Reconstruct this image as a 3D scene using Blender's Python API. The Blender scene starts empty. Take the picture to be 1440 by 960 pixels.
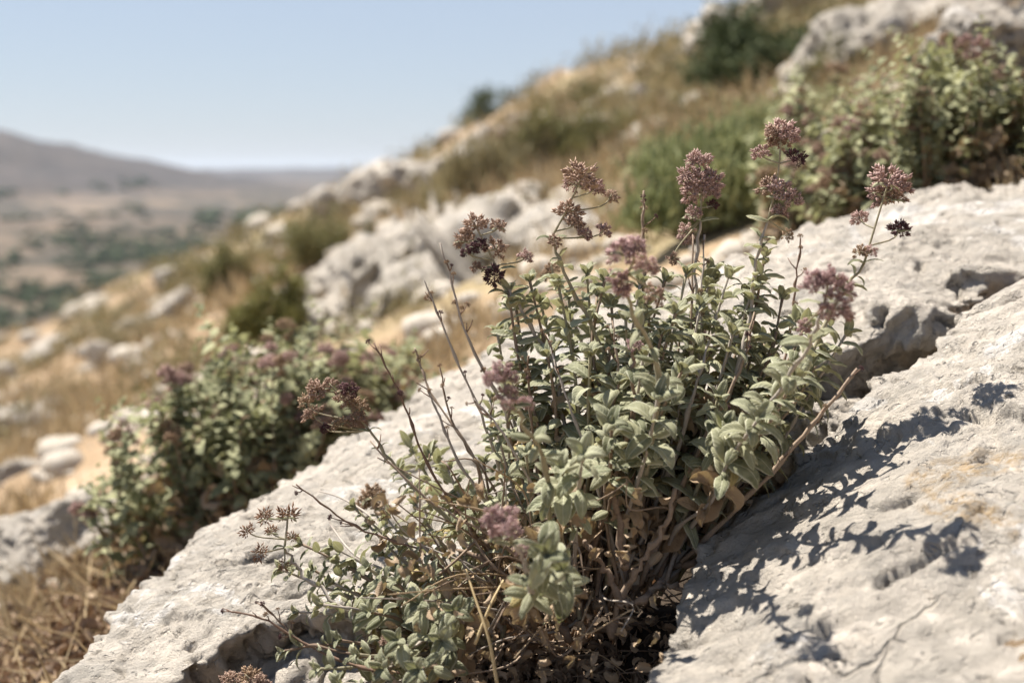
import bpy, math, random
import numpy as np
from mathutils import Vector, Matrix, Quaternion

R = math.radians
scene = bpy.context.scene
C = scene.collection
rng = np.random.default_rng(7)
random.seed(7)

# ------------------------------------------------------------------ camera
PITCH = math.atan(240 / 2000)
cam_data = bpy.data.cameras.new('camera')
cam_data.lens = 50
cam_data.sensor_width = 36
cam_data.clip_start = 0.02
cam_data.clip_end = 90000
cam_data.dof.use_dof = True
cam_data.dof.focus_distance = 0.98
cam_data.dof.aperture_fstop = 5.2
cam_data.dof.aperture_blades = 7
cam = bpy.data.objects.new('camera', cam_data)
cam.rotation_euler = (math.pi / 2 - PITCH, 0, 0)
C.objects.link(cam)
scene.camera = cam

# ------------------------------------------------------------------ sky and sun
SUN = Vector((-0.40, 0.30, 0.86)).normalized()          # towards the sun
sun_el = math.asin(SUN.z)
sun_az = math.atan2(SUN.x, SUN.y)
world = bpy.data.worlds.new('World')
scene.world = world
world.use_nodes = True
wn = world.node_tree
wn.nodes.clear()
sky = wn.nodes.new('ShaderNodeTexSky')
sky.sky_type = 'NISHITA'
sky.sun_disc = False
sky.sun_elevation = sun_el
sky.sun_rotation = sun_az
sky.altitude = 300
sky.air_density = 1.0
sky.dust_density = 0.25
sky.ozone_density = 2.2
bg = wn.nodes.new('ShaderNodeBackground')
bg.inputs['Strength'].default_value = 0.050
wo = wn.nodes.new('ShaderNodeOutputWorld')
tcw = wn.nodes.new('ShaderNodeTexCoord')
spw = wn.nodes.new('ShaderNodeSeparateXYZ')
wn.links.new(tcw.outputs['Generated'], spw.inputs[0])
mrw = wn.nodes.new('ShaderNodeMapRange')
mrw.interpolation_type = 'SMOOTHSTEP'
mrw.inputs['From Min'].default_value = 0.0
mrw.inputs['From Max'].default_value = 0.9
mrw.inputs['To Min'].default_value = 0.66
mrw.inputs['To Max'].default_value = 0.05
wn.links.new(spw.outputs[2], mrw.inputs[0])
mxw = wn.nodes.new('ShaderNodeMix')
mxw.data_type = 'RGBA'
mxw.inputs[7].default_value = (5.15, 5.75, 7.1, 1)
wn.links.new(mrw.outputs[0], mxw.inputs[0])
wn.links.new(sky.outputs[0], mxw.inputs[6])
wn.links.new(mxw.outputs[2], bg.inputs['Color'])
wn.links.new(bg.outputs[0], wo.inputs['Surface'])
sl = bpy.data.lights.new('sun', 'SUN')
sl.energy = 5.0
sl.angle = R(0.53)
sl.color = (1.0, 0.935, 0.84)
so = bpy.data.objects.new('sun', sl)
so.rotation_euler = (-SUN).to_track_quat('-Z', 'Y').to_euler()
C.objects.link(so)
scene.view_settings.view_transform = 'Standard'
scene.view_settings.look = 'None'
scene.view_settings.exposure = 1.12
scene.view_settings.gamma = 1.0
scene.cycles.volume_bounces = 1
scene.cycles.max_bounces = 5
scene.cycles.diffuse_bounces = 3
scene.cycles.transparent_max_bounces = 6

# ------------------------------------------------------------------ noise (vectorised gradient noise)
_prm = np.random.default_rng(3).permutation(256)
_prm = np.concatenate([_prm, _prm, _prm])
_gr = np.random.default_rng(4).normal(size=(256, 3))
_gr /= np.linalg.norm(_gr, axis=1)[:, None]


def gnoise(p):
    i = np.floor(p).astype(np.int64)
    f = p - i
    w = f * f * f * (f * (f * 6 - 15) + 10)
    i &= 255
    out = 0
    for dx in (0, 1):
        wx = w[:, 0] if dx else 1 - w[:, 0]
        for dy in (0, 1):
            wy = w[:, 1] if dy else 1 - w[:, 1]
            for dz in (0, 1):
                wz = w[:, 2] if dz else 1 - w[:, 2]
                h = _prm[_prm[_prm[(i[:, 0] + dx) & 255] + ((i[:, 1] + dy) & 255)] + ((i[:, 2] + dz) & 255)]
                g = _gr[h]
                out = out + wx * wy * wz * (g[:, 0] * (f[:, 0] - dx) + g[:, 1] * (f[:, 1] - dy) + g[:, 2] * (f[:, 2] - dz))
    return out * 1.5


def fbm(p, octv=4, gain=0.5, lac=2.03):
    a, s, o = 1.0, 0.0, 0
    q = p.copy()
    for k in range(octv):
        o = o + a * gnoise(q + 17.3 * k)
        q = q * lac
        a *= gain
    return o


def ridged(p, octv=3):
    a, o = 1.0, 0
    q = p.copy()
    for k in range(octv):
        o = o + a * (1 - np.abs(gnoise(q + 31.7 * k)) * 2.2)
        q = q * 2.1
        a *= 0.5
    return o / 1.75


def sstep(a, b, x):
    t = np.clip((x - a) / (b - a), 0, 1)
    return t * t * (3 - 2 * t)


# ------------------------------------------------------------------ terrain height
def height(x, y):
    x = np.asarray(x, float)
    y = np.asarray(y, float)
    r = np.hypot(x, y)
    z0 = np.zeros_like(x)
    p = np.stack([x, y, z0], -1)
    hill = -0.378 + 0.44 * x + 0.05 * y
    hill = hill + 0.022 * fbm(p * 5.0, 3) + 0.16 * fbm(p * 0.8 + 5, 3) * sstep(2.0, 7.0, r)
    hill = hill + 0.5 * fbm(p * 0.16 + 9, 2) * sstep(7, 14, r)
    hill = hill - 0.012 * np.maximum(0, r - 15) ** 2
    # the gully where the oregano is rooted
    gx = (x - 0.02) / 0.16
    gy = (y - 0.95) / 0.13
    hill = hill - 0.05 * np.exp(-gx * gx - gy * gy) - 0.06 * np.exp(-((x - 0.085) ** 2 + (y - 0.89) ** 2) / 0.055 ** 2)
    tt = np.clip(((x - 0.10) * 0.36 + (y - 0.97) * 0.34) / (0.36 ** 2 + 0.34 ** 2), 0, 1)
    ds = (x - 0.10 - 0.36 * tt) ** 2 + (y - 0.97 - 0.34 * tt) ** 2
    hill = hill - 0.13 * np.exp(-ds / 0.10 ** 2) * sstep(0.0, 0.35, tt)
    q = p / 1000.0
    val = -92 + 10 * fbm(q * 2.4, 4)
    val = val + 236 * np.exp(-0.5 * (((x + 1850) / 560) ** 2 + ((y - 3900) / 1000) ** 2)) * (1 + 0.22 * fbm(q * 2.2 + 3, 4))
    val = val + (92 + 26 * fbm(q * 0.55 + 8, 4)) * np.exp(-0.5 * ((y - 9800) / 1700) ** 2)
    val = val + (26 + 20 * fbm(q * 1.3 + 4, 3)) * np.exp(-0.5 * ((y - 5200) / 700) ** 2)
    val = val + 34 * np.exp(-0.5 * (((x + 620) / 230) ** 2 + ((y - 1500) / 330) ** 2))
    val = val + 26 * np.exp(-0.5 * (((x + 300) / 200) ** 2 + ((y - 2100) / 330) ** 2))
    val = val + 16 * np.exp(-0.5 * (((x + 1180) / 170) ** 2 + ((y - 3900) / 600) ** 2))
    val = val + 9 * fbm(q * 6 + 1, 3) * sstep(300, 900, r)
    k = 4.0
    d = np.clip((hill - val) / k, -40, 40)
    return val + k * np.log1p(np.exp(d)) - np.where(r < 70, 0, 0)


def h1(x, y):
    return float(height(np.array([x]), np.array([y]))[0])


def P(px, py, d):
    """point seen at pixel px, py of the photograph, d metres ahead"""
    v = (480 - py) / 2000 * d
    return Vector(((px - 720) / 2000 * d, d * math.cos(PITCH) + v * math.sin(PITCH), -d * math.sin(PITCH) + v * math.cos(PITCH)))


_dd = np.exp(np.linspace(math.log(0.6), math.log(12000), 900))


def G(px, py):
    """where the ground lies under that pixel; returns point, distance ahead"""
    v = (480 - py) / 2000
    X = (px - 720) / 2000 * _dd
    Y = _dd * math.cos(PITCH) + v * _dd * math.sin(PITCH)
    Z = -_dd * math.sin(PITCH) + v * _dd * math.cos(PITCH)
    b = np.nonzero(Z < height(X, Y))[0]
    i = b[0] if len(b) else 560
    return Vector((X[i], Y[i], h1(X[i], Y[i]))), float(_dd[i])


# ------------------------------------------------------------------ object helpers
def tag(o, label=None, cat=None, group=None, kind=None):
    if label: o['label'] = label
    if cat: o['category'] = cat
    if group: o['group'] = group
    if kind: o['kind'] = kind
    return o


def new_mesh(name, verts, faces, mat=None, uv=None, rnd=None, smooth=True):
    """verts (n,3) array; faces (m,k) int array or list; rnd per-vertex float"""
    me = bpy.data.meshes.new(name)
    verts = np.asarray(verts, np.float32)
    if isinstance(faces, np.ndarray):
        m, k = faces.shape
        me.vertices.add(len(verts))
        me.vertices.foreach_set('co', verts.ravel())
        me.loops.add(m * k)
        me.loops.foreach_set('vertex_index', faces.astype(np.int32).ravel())
        me.polygons.add(m)
        me.polygons.foreach_set('loop_start', np.arange(0, m * k, k, dtype=np.int32))
        me.update(calc_edges=True)
    else:
        me.from_pydata([tuple(v) for v in verts], [], faces)
    if smooth:
        me.polygons.foreach_set('use_smooth', np.ones(len(me.polygons), bool))
    if uv is not None:
        layer = me.uv_layers.new(name='UVMap')
        li = np.empty(len(me.loops), np.int32)
        me.loops.foreach_get('vertex_index', li)
        layer.data.foreach_set('uv', np.asarray(uv, np.float32)[li].ravel())
    if rnd is not None:
        at = me.attributes.new('rnd', 'FLOAT', 'POINT')
        at.data.foreach_set('value', np.asarray(rnd, np.float32))
    if mat: me.materials.append(mat)
    me.validate()
    return me


def link(name, me, parent=None, loc=None, mtx=None):
    o = bpy.data.objects.new(name, me)
    C.objects.link(o)
    if parent: o.parent = parent
    if loc is not None: o.location = loc
    if mtx is not None: o.matrix_basis = mtx
    return o


def merge(tv, tf, mats, tuv=None, rnd=None):
    """copies of a template joined into arrays"""
    n = len(mats)
    M = np.array([[list(r) for r in m] for m in mats], float)
    v = np.einsum('nij,kj->nki', M[:, :3, :3], tv) + M[:, None, :3, 3]
    k = len(tv)
    f = (tf[None] + (np.arange(n) * k)[:, None, None]).reshape(-1, tf.shape[1])
    uv = np.tile(tuv, (n, 1)) if tuv is not None else None
    rr = np.repeat(rng.random(n) if rnd is None else rnd, k)
    return v.reshape(-1, 3), f, uv, rr


# ------------------------------------------------------------------ materials
class NT:
    def __init__(s, name, rough=0.8):
        s.m = bpy.data.materials.new(name)
        s.m.use_nodes = True
        s.t = s.m.node_tree
        s.b = s.t.nodes['Principled BSDF']
        s.out = s.t.nodes['Material Output']
        s.b.inputs['Roughness'].default_value = rough
        s.b.inputs['Specular IOR Level'].default_value = 0.25

    def n(s, typ, **kw):
        nd = s.t.nodes.new(typ)
        for k, v in kw.items(): setattr(nd, k, v)
        return nd

    def l(s, a, b): s.t.links.new(a, b)

    def coord(s, which='Object', scale=(1, 1, 1), loc=(0, 0, 0), rot=(0, 0, 0)):
        tc = s.n('ShaderNodeTexCoord')
        mp = s.n('ShaderNodeMapping')
        mp.inputs['Scale'].default_value = scale
        mp.inputs['Location'].default_value = loc
        mp.inputs['Rotation'].default_value = rot
        s.l(tc.outputs[which], mp.inputs['Vector'])
        return mp.outputs[0]

    def pos(s, scale=1.0):
        g = s.n('ShaderNodeNewGeometry')
        mp = s.n('ShaderNodeMapping')
        mp.inputs['Scale'].default_value = (scale,) * 3
        s.l(g.outputs['Position'], mp.inputs['Vector'])
        return mp.outputs[0]

    def noise(s, vec, scale, detail=6, rough=0.6, dist=0.0):
        nd = s.n('ShaderNodeTexNoise')
        nd.inputs['Scale'].default_value = scale
        nd.inputs['Detail'].default_value = detail
        nd.inputs['Roughness'].default_value = rough
        nd.inputs['Distortion'].default_value = dist
        s.l(vec, nd.inputs['Vector'])
        return nd.outputs['Fac']

    def ramp(s, fac, stops):
        nd = s.n('ShaderNodeValToRGB')
        el = nd.color_ramp.elements
        while len(el) < len(stops): el.new(0.5)
        for e, (p, c) in zip(el, stops):
            e.position = p
            e.color = (*c, 1) if len(c) == 3 else c
        s.l(fac, nd.inputs[0])
        return nd.outputs[0]

    def fac(s, f, a, b, lo=0.0, hi=1.0):
        nd = s.n('ShaderNodeMapRange')
        nd.interpolation_type = 'SMOOTHSTEP'
        nd.inputs['From Min'].default_value = a
        nd.inputs['From Max'].default_value = b
        nd.inputs['To Min'].default_value = lo
        nd.inputs['To Max'].default_value = hi
        s.l(f, nd.inputs[0])
        return nd.outputs[0]

    def mix(s, f, a, b):
        nd = s.n('ShaderNodeMix', data_type='RGBA')
        for i, v in ((0, f), (6, a), (7, b)):
            if isinstance(v, (int, float)): nd.inputs[i].default_value = v
            elif isinstance(v, tuple): nd.inputs[i].default_value = (*v, 1)
            else: s.l(v, nd.inputs[i])
        return nd.outputs[2]

    def math(s, op, a, b=0.0):
        nd = s.n('ShaderNodeMath', operation=op)
        for i, v in ((0, a), (1, b)):
            if isinstance(v, (int, float)): nd.inputs[i].default_value = v
            else: s.l(v, nd.inputs[i])
        return nd.outputs[0]

    def bump(s, h, strength, dist, prev=None):
        nd = s.n('ShaderNodeBump')
        nd.inputs['Strength'].default_value = strength
        nd.inputs['Distance'].default_value = dist
        s.l(h, nd.inputs['Height'])
        if prev is not None: s.l(prev, nd.inputs['Normal'])
        return nd.outputs[0]

    def rnd(s):
        at = s.n('ShaderNodeAttribute', attribute_name='rnd')
        oi = s.n('ShaderNodeObjectInfo')
        return s.math('FRACT', s.math('ADD', at.outputs['Fac'], oi.outputs['Random']))


def rock_mat(name, k=1.0, warm=0.0, ochre=0.3, seed=0.0, dark=1.0):
    dark = dark * 1.13
    """weathered limestone; k = texture scale in features per metre"""
    m = NT(name, 0.9)
    v = m.coord('Object', loc=(seed, seed * 0.7, seed * 1.3))
    big = m.noise(v, 5 * k, 5, 0.6, 0.4)
    med = m.noise(v, 26 * k, 6, 0.65, 0.3)
    fine = m.noise(v, 150 * k, 5, 0.7)
    col = m.ramp(big, [(0.30, (0.45 * dark, 0.41 * dark, 0.355 * dark)), (0.47, (0.56 * dark, 0.505 * dark, 0.435 * dark)),
                       (0.62, (0.64 * dark, 0.575 * dark, 0.495 * dark)), (0.8, (0.52 * dark, 0.47 * dark, 0.40 * dark))])
    mott = m.fac(med, 0.36, 0.66)
    col = m.mix(m.math('MULTIPLY', mott, 0.5), col, (0.34 * dark, 0.315 * dark, 0.275 * dark))
    # chalky white crust
    wv = m.noise(v, 9 * k, 7, 0.72, 0.9)
    col = m.mix(m.math('MULTIPLY', m.fac(wv, 0.57, 0.62), 0.85), col, (0.82, 0.78, 0.73))
    # ochre stains
    v2 = m.coord('Object', loc=(seed + 4, 2, 1))
    oc = m.noise(v2, 6.5 * k, 6, 0.7, 1.0)
    col = m.mix(m.math('MULTIPLY', m.math('MULTIPLY', m.fac(oc, 0.60, 0.72), m.fac(fine, 0.38, 0.60)), ochre), col, (0.47, 0.325, 0.17))
    # grey lichen specks
    sp = m.n('ShaderNodeTexVoronoi')
    sp.inputs['Scale'].default_value = 75 * k
    m.l(v, sp.inputs['Vector'])
    spn = m.noise(v, 12 * k, 4, 0.7)
    spk = m.math('MULTIPLY', m.fac(sp.outputs['Distance'], 0.30, 0.12), m.fac(spn, 0.52, 0.62))
    col = m.mix(m.math('MULTIPLY', spk, 0.6), col, (0.11, 0.10, 0.09))
    gr = m.fac(fine, 0.3, 0.75)
    col = m.mix(m.math('MULTIPLY', gr, 0.12), col, (0.17, 0.15, 0.13))
    # dark weathered pockmarks and hairline cracks
    pk = m.noise(m.coord('Object', scale=(1, 1, 1.6), loc=(seed + 9, 5, 3)), 42 * k, 5, 0.75, 0.8)
    pm = m.math('MULTIPLY', m.fac(pk, 0.605, 0.655), m.fac(spn, 0.42, 0.55))
    col = m.mix(m.math('MULTIPLY', pm, 0.65), col, (0.15, 0.125, 0.10))
    # hairline cracks
    wa = m.n('ShaderNodeVectorMath', operation='MULTIPLY_ADD')
    nz = m.n('ShaderNodeTexNoise')
    nz.inputs['Scale'].default_value = 14 * k
    nz.inputs['Detail'].default_value = 5
    m.l(v, nz.inputs['Vector'])
    m.l(nz.outputs['Color'], wa.inputs[0])
    wa.inputs[1].default_value = (0.09 / k,) * 3
    m.l(v, wa.inputs[2])
    vc = m.n('ShaderNodeTexVoronoi', feature='DISTANCE_TO_EDGE')
    vc.inputs['Scale'].default_value = 11 * k
    m.l(wa.outputs[0], vc.inputs['Vector'])
    ck = m.math('MULTIPLY', m.fac(vc.outputs['Distance'], 0.022, 0.004), m.fac(m.noise(v2, 8 * k, 3, 0.6), 0.64, 0.72))
    col = m.mix(m.math('MULTIPLY', ck, 0.45), col, (0.16, 0.135, 0.11))
    gp = m.fac(m.noise(m.coord('Object', loc=(seed + 2, 8, 1)), 16 * k, 8, 0.78, 0.6), 0.50, 0.62)
    col = m.mix(m.math('MULTIPLY', gp, 0.38), col, (0.33, 0.315, 0.29))
    m.l(col, m.b.inputs['Base Color'])
    mus = m.noise(v, 55 * k, 8, 0.75, 0.5)
    pit = m.fac(m.noise(v, 90 * k, 3, 0.6, 0.6), 0.40, 0.30)
    h = m.math('SUBTRACT', m.math('ADD', mus, m.math('MULTIPLY', fine, 0.4)), m.math('ADD', m.math('MULTIPLY', pit, 0.5), m.math('ADD', m.math('MULTIPLY', pm, 0.9), m.math('MULTIPLY', ck, 0.9))))
    nrm = m.bump(h, 1.0, 0.012 / k)
    m.l(nrm, m.b.inputs['Normal'])
    return m.m


def leaf_mat(name, c1, c2, under, rim=(0.66, 0.65, 0.50), trans=0.22, rimamt=0.75, veins=True, sheen=0.05):
    m = NT(name, 0.75)
    r = m.rnd()
    uvn = m.n('ShaderNodeUVMap')
    sep = m.n('ShaderNodeSeparateXYZ')
    m.l(uvn.outputs[0], sep.inputs[0])
    u, vv = sep.outputs[0], sep.outputs[1]
    av = m.math('ABSOLUTE', m.math('SUBTRACT', m.math('MULTIPLY', vv, 2.0), 1.0))
    col = m.mix(r, c1, c2)
    v = m.coord('Object')
    ns = m.noise(v, 3.0 if veins else 200.0, 5, 0.7)
    col = m.mix(m.fac(ns, 0.35, 0.7, 0, 0.4), col, tuple(x * 1.45 for x in c2))
    g = m.n('ShaderNodeNewGeometry')
    col = m.mix(m.math('MULTIPLY', g.outputs['Backfacing'], 0.75), col, under)
    col = m.mix(m.math('MULTIPLY', m.fac(av, 0.80, 1.0), rimamt), col, rim)
    col = m.mix(m.math('MULTIPLY', m.fac(av, 0.09, 0.02), rimamt * 0.6), col, rim)
    m.l(col, m.b.inputs['Base Color'])
    m.b.inputs['Sheen Weight'].default_value = sheen
    m.b.inputs['Sheen Roughness'].default_value = 0.5
    if veins:
        w = m.math('SINE', m.math('MULTIPLY', m.math('SUBTRACT', u, m.math('MULTIPLY', av, 0.28)), 52.0))
        mid = m.fac(av, 0.0, 0.12)
        hh = m.math('ADD', m.math('MULTIPLY', w, 0.25), m.math('ADD', mid, m.math('MULTIPLY', ns, 0.6)))
        m.l(m.bump(hh, 0.35, 0.0008), m.b.inputs['Normal'])
    tr = m.n('ShaderNodeBsdfTranslucent')
    tc = m.mix(0.5, col, (c2[0] * 1.35, c2[1] * 1.4, c2[2] * 0.75))
    m.l(tc, tr.inputs['Color'])
    mx = m.n('ShaderNodeMixShader')
    mx.inputs[0].default_value = trans
    m.l(m.b.outputs[0], mx.inputs[1])
    m.l(tr.outputs[0], mx.inputs[2])
    m.l(mx.outputs[0], m.out.inputs['Surface'])
    return m.m


def plain_mat(name, c1, c2, scale=60, rough=0.8, bump=0.4, dist=0.001, trans=0.0):
    m = NT(name, rough)
    r = m.rnd()
    v = m.coord('Object')
    ns = m.noise(v, scale, 5, 0.7)
    f = m.math('ADD', m.math('MULTIPLY', r, 0.55), m.math('MULTIPLY', m.fac(ns, 0.3, 0.7), 0.45))
    col = m.mix(f, c1, c2)
    m.l(col, m.b.inputs['Base Color'])
    if bump: m.l(m.bump(ns, bump, dist), m.b.inputs['Normal'])
    if trans:
        tr = m.n('ShaderNodeBsdfTranslucent')
        m.l(col, tr.inputs['Color'])
        mx = m.n('ShaderNodeMixShader')
        mx.inputs[0].default_value = trans
        m.l(m.b.outputs[0], mx.inputs[1])
        m.l(tr.outputs[0], mx.inputs[2])
        m.l(mx.outputs[0], m.out.inputs['Surface'])
    return m.m


def ground_mat():
    m = NT('ground_soil_and_valley', 0.95)
    at = m.n('ShaderNodeAttribute', attribute_name='far')
    far = at.outputs['Fac']
    p = m.pos()
    a = m.noise(p, 2.2, 6, 0.65, 0.3)
    b = m.noise(p, 28, 6, 0.7)
    c = m.noise(p, 0.55, 4, 0.6)
    near = m.ramp(a, [(0.33, (0.19, 0.135, 0.08)), (0.48, (0.33, 0.235, 0.145)), (0.62, (0.43, 0.32, 0.215)), (0.75, (0.27, 0.225, 0.14))])
    near = m.mix(m.fac(b, 0.4, 0.7, 0, 0.5), near, (0.20, 0.14, 0.085))
    near = m.mix(m.fac(c, 0.5, 0.62, 0, 0.6), near, (0.24, 0.215, 0.11))
    near = m.mix(m.fac(m.noise(p, 7, 5, 0.7), 0.62, 0.68, 0, 0.7), near, (0.56, 0.51, 0.44))
    # shade of the cleft where the oregano is rooted, painted into the soil colour
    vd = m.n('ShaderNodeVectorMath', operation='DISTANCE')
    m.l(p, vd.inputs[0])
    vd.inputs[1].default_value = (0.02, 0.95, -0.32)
    cleft_shade = m.math('ADD', vd.outputs['Value'], m.math('MULTIPLY', a, 0.12))
    near = m.mix(m.fac(cleft_shade, 0.46, 0.34), near, (0.055, 0.040, 0.028))
    # valley: fields, scrub and bare slopes
    f1 = m.noise(p, 0.0035, 6, 0.62, 0.6)
    vl = m.ramp(f1, [(0.30, (0.105, 0.100, 0.070)), (0.42, (0.20, 0.165, 0.12)), (0.5, (0.33, 0.255, 0.185)),
                     (0.58, (0.42, 0.33, 0.235)), (0.66, (0.26, 0.21, 0.15)), (0.78, (0.46, 0.38, 0.29))])
    mp = m.n('ShaderNodeMapping')
    mp.inputs['Scale'].default_value = (0.006, 0.0022, 0.006)
    m.l(p, mp.inputs['Vector'])
    vo = m.n('ShaderNodeTexVoronoi')
    vo.inputs['Scale'].default_value = 1.0
    m.l(mp.outputs[0], vo.inputs['Vector'])
    fields = m.ramp(m.n('ShaderNodeSeparateColor').outputs[0], [(0, (0, 0, 0)), (1, (1, 1, 1))])
    sc = m.n('ShaderNodeSeparateColor')
    m.l(vo.outputs['Color'], sc.inputs[0])
    fields = m.ramp(sc.outputs[0], [(0.0, (0.16, 0.14, 0.09)), (0.35, (0.30, 0.235, 0.165)), (0.6, (0.44, 0.335, 0.225)), (1.0, (0.50, 0.41, 0.31))])
    vl = m.mix(0.55, vl, fields)
    f2 = m.noise(p, 0.016, 6, 0.72, 0.4)
    vl = m.mix(m.fac(f2, 0.49, 0.57, 0, 0.85), vl, (0.060, 0.068, 0.045))
    f3 = m.noise(p, 0.0028, 5, 0.65, 0.5)
    vl = m.mix(m.fac(f3, 0.47, 0.55, 0, 0.75), vl, (0.085, 0.08, 0.06))
    gz = m.n('ShaderNodeSeparateXYZ')
    m.l(p, gz.inputs[0])
    vl = m.mix(m.fac(gz.outputs[2], -80, -28, 0, 0.85), vl, m.ramp(f2, [(0.40, (0.130, 0.112, 0.112)), (0.52, (0.055, 0.055, 0.06)), (0.62, (0.17, 0.14, 0.125))]))
    sc2 = m.n('ShaderNodeVectorMath', operation='MULTIPLY')
    m.l(vl, sc2.inputs[0])
    sc2.inputs[1].default_value = (0.50, 0.475, 0.47)
    vl = sc2.outputs[0]
    col = m.mix(far, near, vl)
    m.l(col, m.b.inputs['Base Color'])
    m.l(m.bump(b, 0.6, 0.02), m.b.inputs['Normal'])
    return m.m


M = {}
M['rock_a'] = rock_mat('limestone_front', 1.0, ochre=0.85, seed=0.0)
M['rock_b'] = rock_mat('limestone_back', 1.0, ochre=0.25, seed=3.0)
M['rock_c'] = rock_mat('limestone_long', 1.0, ochre=0.25, seed=6.0)
M['rock_d'] = rock_mat('limestone_outcrop', 0.35, ochre=0.2, seed=9.0, dark=1.2)
M['rock_e'] = rock_mat('limestone_grey', 0.6, ochre=0.15, seed=12.0, dark=1.0)
M['rock_s'] = rock_mat('limestone_far', 0.25, ochre=0.1, seed=15.0, dark=1.12)
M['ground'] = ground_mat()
M['leaf'] = leaf_mat('oregano_leaf', (0.092, 0.104, 0.056), (0.315, 0.312, 0.200), (0.40, 0.375, 0.25))
M['leaf_pale'] = leaf_mat('oregano_leaf_pale', (0.22, 0.235, 0.145), (0.37, 0.37, 0.25), (0.42, 0.41, 0.30))
M['leaf_yellow'] = leaf_mat('oregano_leaf_yellowing', (0.33, 0.27, 0.11), (0.40, 0.34, 0.17), (0.42, 0.36, 0.22), rim=(0.42, 0.28, 0.13))
M['leaf_dry'] = leaf_mat('oregano_leaf_dry', (0.22, 0.145, 0.085), (0.40, 0.30, 0.20), (0.38, 0.29, 0.20), rim=(0.44, 0.34, 0.24), trans=0.15, rimamt=0.3)
M['leaf_far'] = leaf_mat('oregano_leaf_background', (0.105, 0.118, 0.06), (0.34, 0.34, 0.195), (0.36, 0.37, 0.26), rimamt=0.2, veins=False)
M['stem'] = plain_mat('woody_stem', (0.17, 0.115, 0.080), (0.34, 0.265, 0.20), 400, 0.85, 0.5, 0.0006)
M['stem_green'] = plain_mat('green_stem', (0.22, 0.20, 0.12), (0.37, 0.33, 0.24), 400, 0.8, 0.3, 0.0004)
M['stem_grey'] = plain_mat('grey_stem', (0.28, 0.24, 0.20), (0.46, 0.41, 0.36), 400, 0.85, 0.4, 0.0005)
M['straw_dull'] = plain_mat('dull_straw', (0.34, 0.24, 0.14), (0.54, 0.42, 0.28), 300, 0.8, 0.3, 0.0004)
M['twig'] = plain_mat('dry_twig', (0.11, 0.065, 0.045), (0.25, 0.165, 0.12), 500, 0.8, 0.4, 0.0005)
M['straw'] = plain_mat('straw', (0.48, 0.34, 0.16), (0.60, 0.48, 0.28), 300, 0.7, 0.2, 0.0004)
M['head_brown'] = plain_mat('flower_head_brown', (0.12, 0.058, 0.045), (0.64, 0.47, 0.36), 500, 0.8, 0.2, 0.0003, 0.15)
M['head_mauve'] = plain_mat('flower_head_mauve', (0.150, 0.070, 0.066), (0.74, 0.54, 0.48), 500, 0.8, 0.2, 0.0003, 0.15)
M['head_pink'] = plain_mat('flower_head_pink', (0.20, 0.100, 0.108), (0.70, 0.51, 0.48), 500, 0.8, 0.2, 0.0003, 0.2)
M['head_dark'] = plain_mat('flower_head_dark', (0.045, 0.020, 0.022), (0.17, 0.085, 0.09), 500, 0.8, 0.2, 0.0003, 0.1)
M['head_tan'] = plain_mat('flower_head_tan', (0.20, 0.12, 0.075), (0.50, 0.37, 0.25), 500, 0.8, 0.2, 0.0003, 0.15)
M['head_star'] = plain_mat('dry_star_head', (0.13, 0.065, 0.04), (0.34, 0.21, 0.13), 500, 0.8, 0.2, 0.0003, 0.1)
M['litter'] = plain_mat('leaf_litter', (0.13, 0.085, 0.055), (0.50, 0.37, 0.26), 150, 0.9, 0.3, 0.001)
M['grass'] = plain_mat('dry_grass', (0.25, 0.18, 0.09), (0.52, 0.41, 0.26), 30, 0.8, 0, 0.001, 0.25)
M['pebble'] = plain_mat('pebble_stone', (0.30, 0.26, 0.21), (0.54, 0.49, 0.42), 60, 0.9, 0.5, 0.003)
M['f_olive'] = plain_mat('foliage_olive', (0.105, 0.105, 0.04), (0.31, 0.29, 0.135), 8, 0.8, 0, 0.01, 0.2)
M['f_green'] = plain_mat('foliage_green', (0.15, 0.18, 0.075), (0.42, 0.43, 0.22), 8, 0.8, 0, 0.01, 0.2)
M['f_dark'] = plain_mat('foliage_dark', (0.035, 0.050, 0.022), (0.12, 0.145, 0.065), 8, 0.8, 0, 0.01, 0.15)
M['f_khaki'] = plain_mat('foliage_khaki', (0.17, 0.145, 0.075), (0.42, 0.37, 0.22), 8, 0.8, 0, 0.01, 0.2)
M['f_red'] = plain_mat('foliage_russet', (0.14, 0.075, 0.045), (0.27, 0.18, 0.12), 8, 0.8, 0, 0.01, 0.2)
M['f_yellow'] = plain_mat('foliage_yellow_green', (0.10, 0.10, 0.03), (0.30, 0.28, 0.10), 8, 0.8, 0, 0.01, 0.2)
M['scrub'] = plain_mat('low_scrub_leaves', (0.11, 0.105, 0.045), (0.37, 0.31, 0.175), 8, 0.8, 0, 0.01, 0.2)
M['bark'] = plain_mat('bark', (0.07, 0.05, 0.035), (0.16, 0.12, 0.09), 40, 0.9, 0.5, 0.004)
M['tree'] = plain_mat('distant_tree_leaves', (0.022, 0.036, 0.016), (0.055, 0.070, 0.032), 0.5, 0.9, 0, 0.1)

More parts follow.
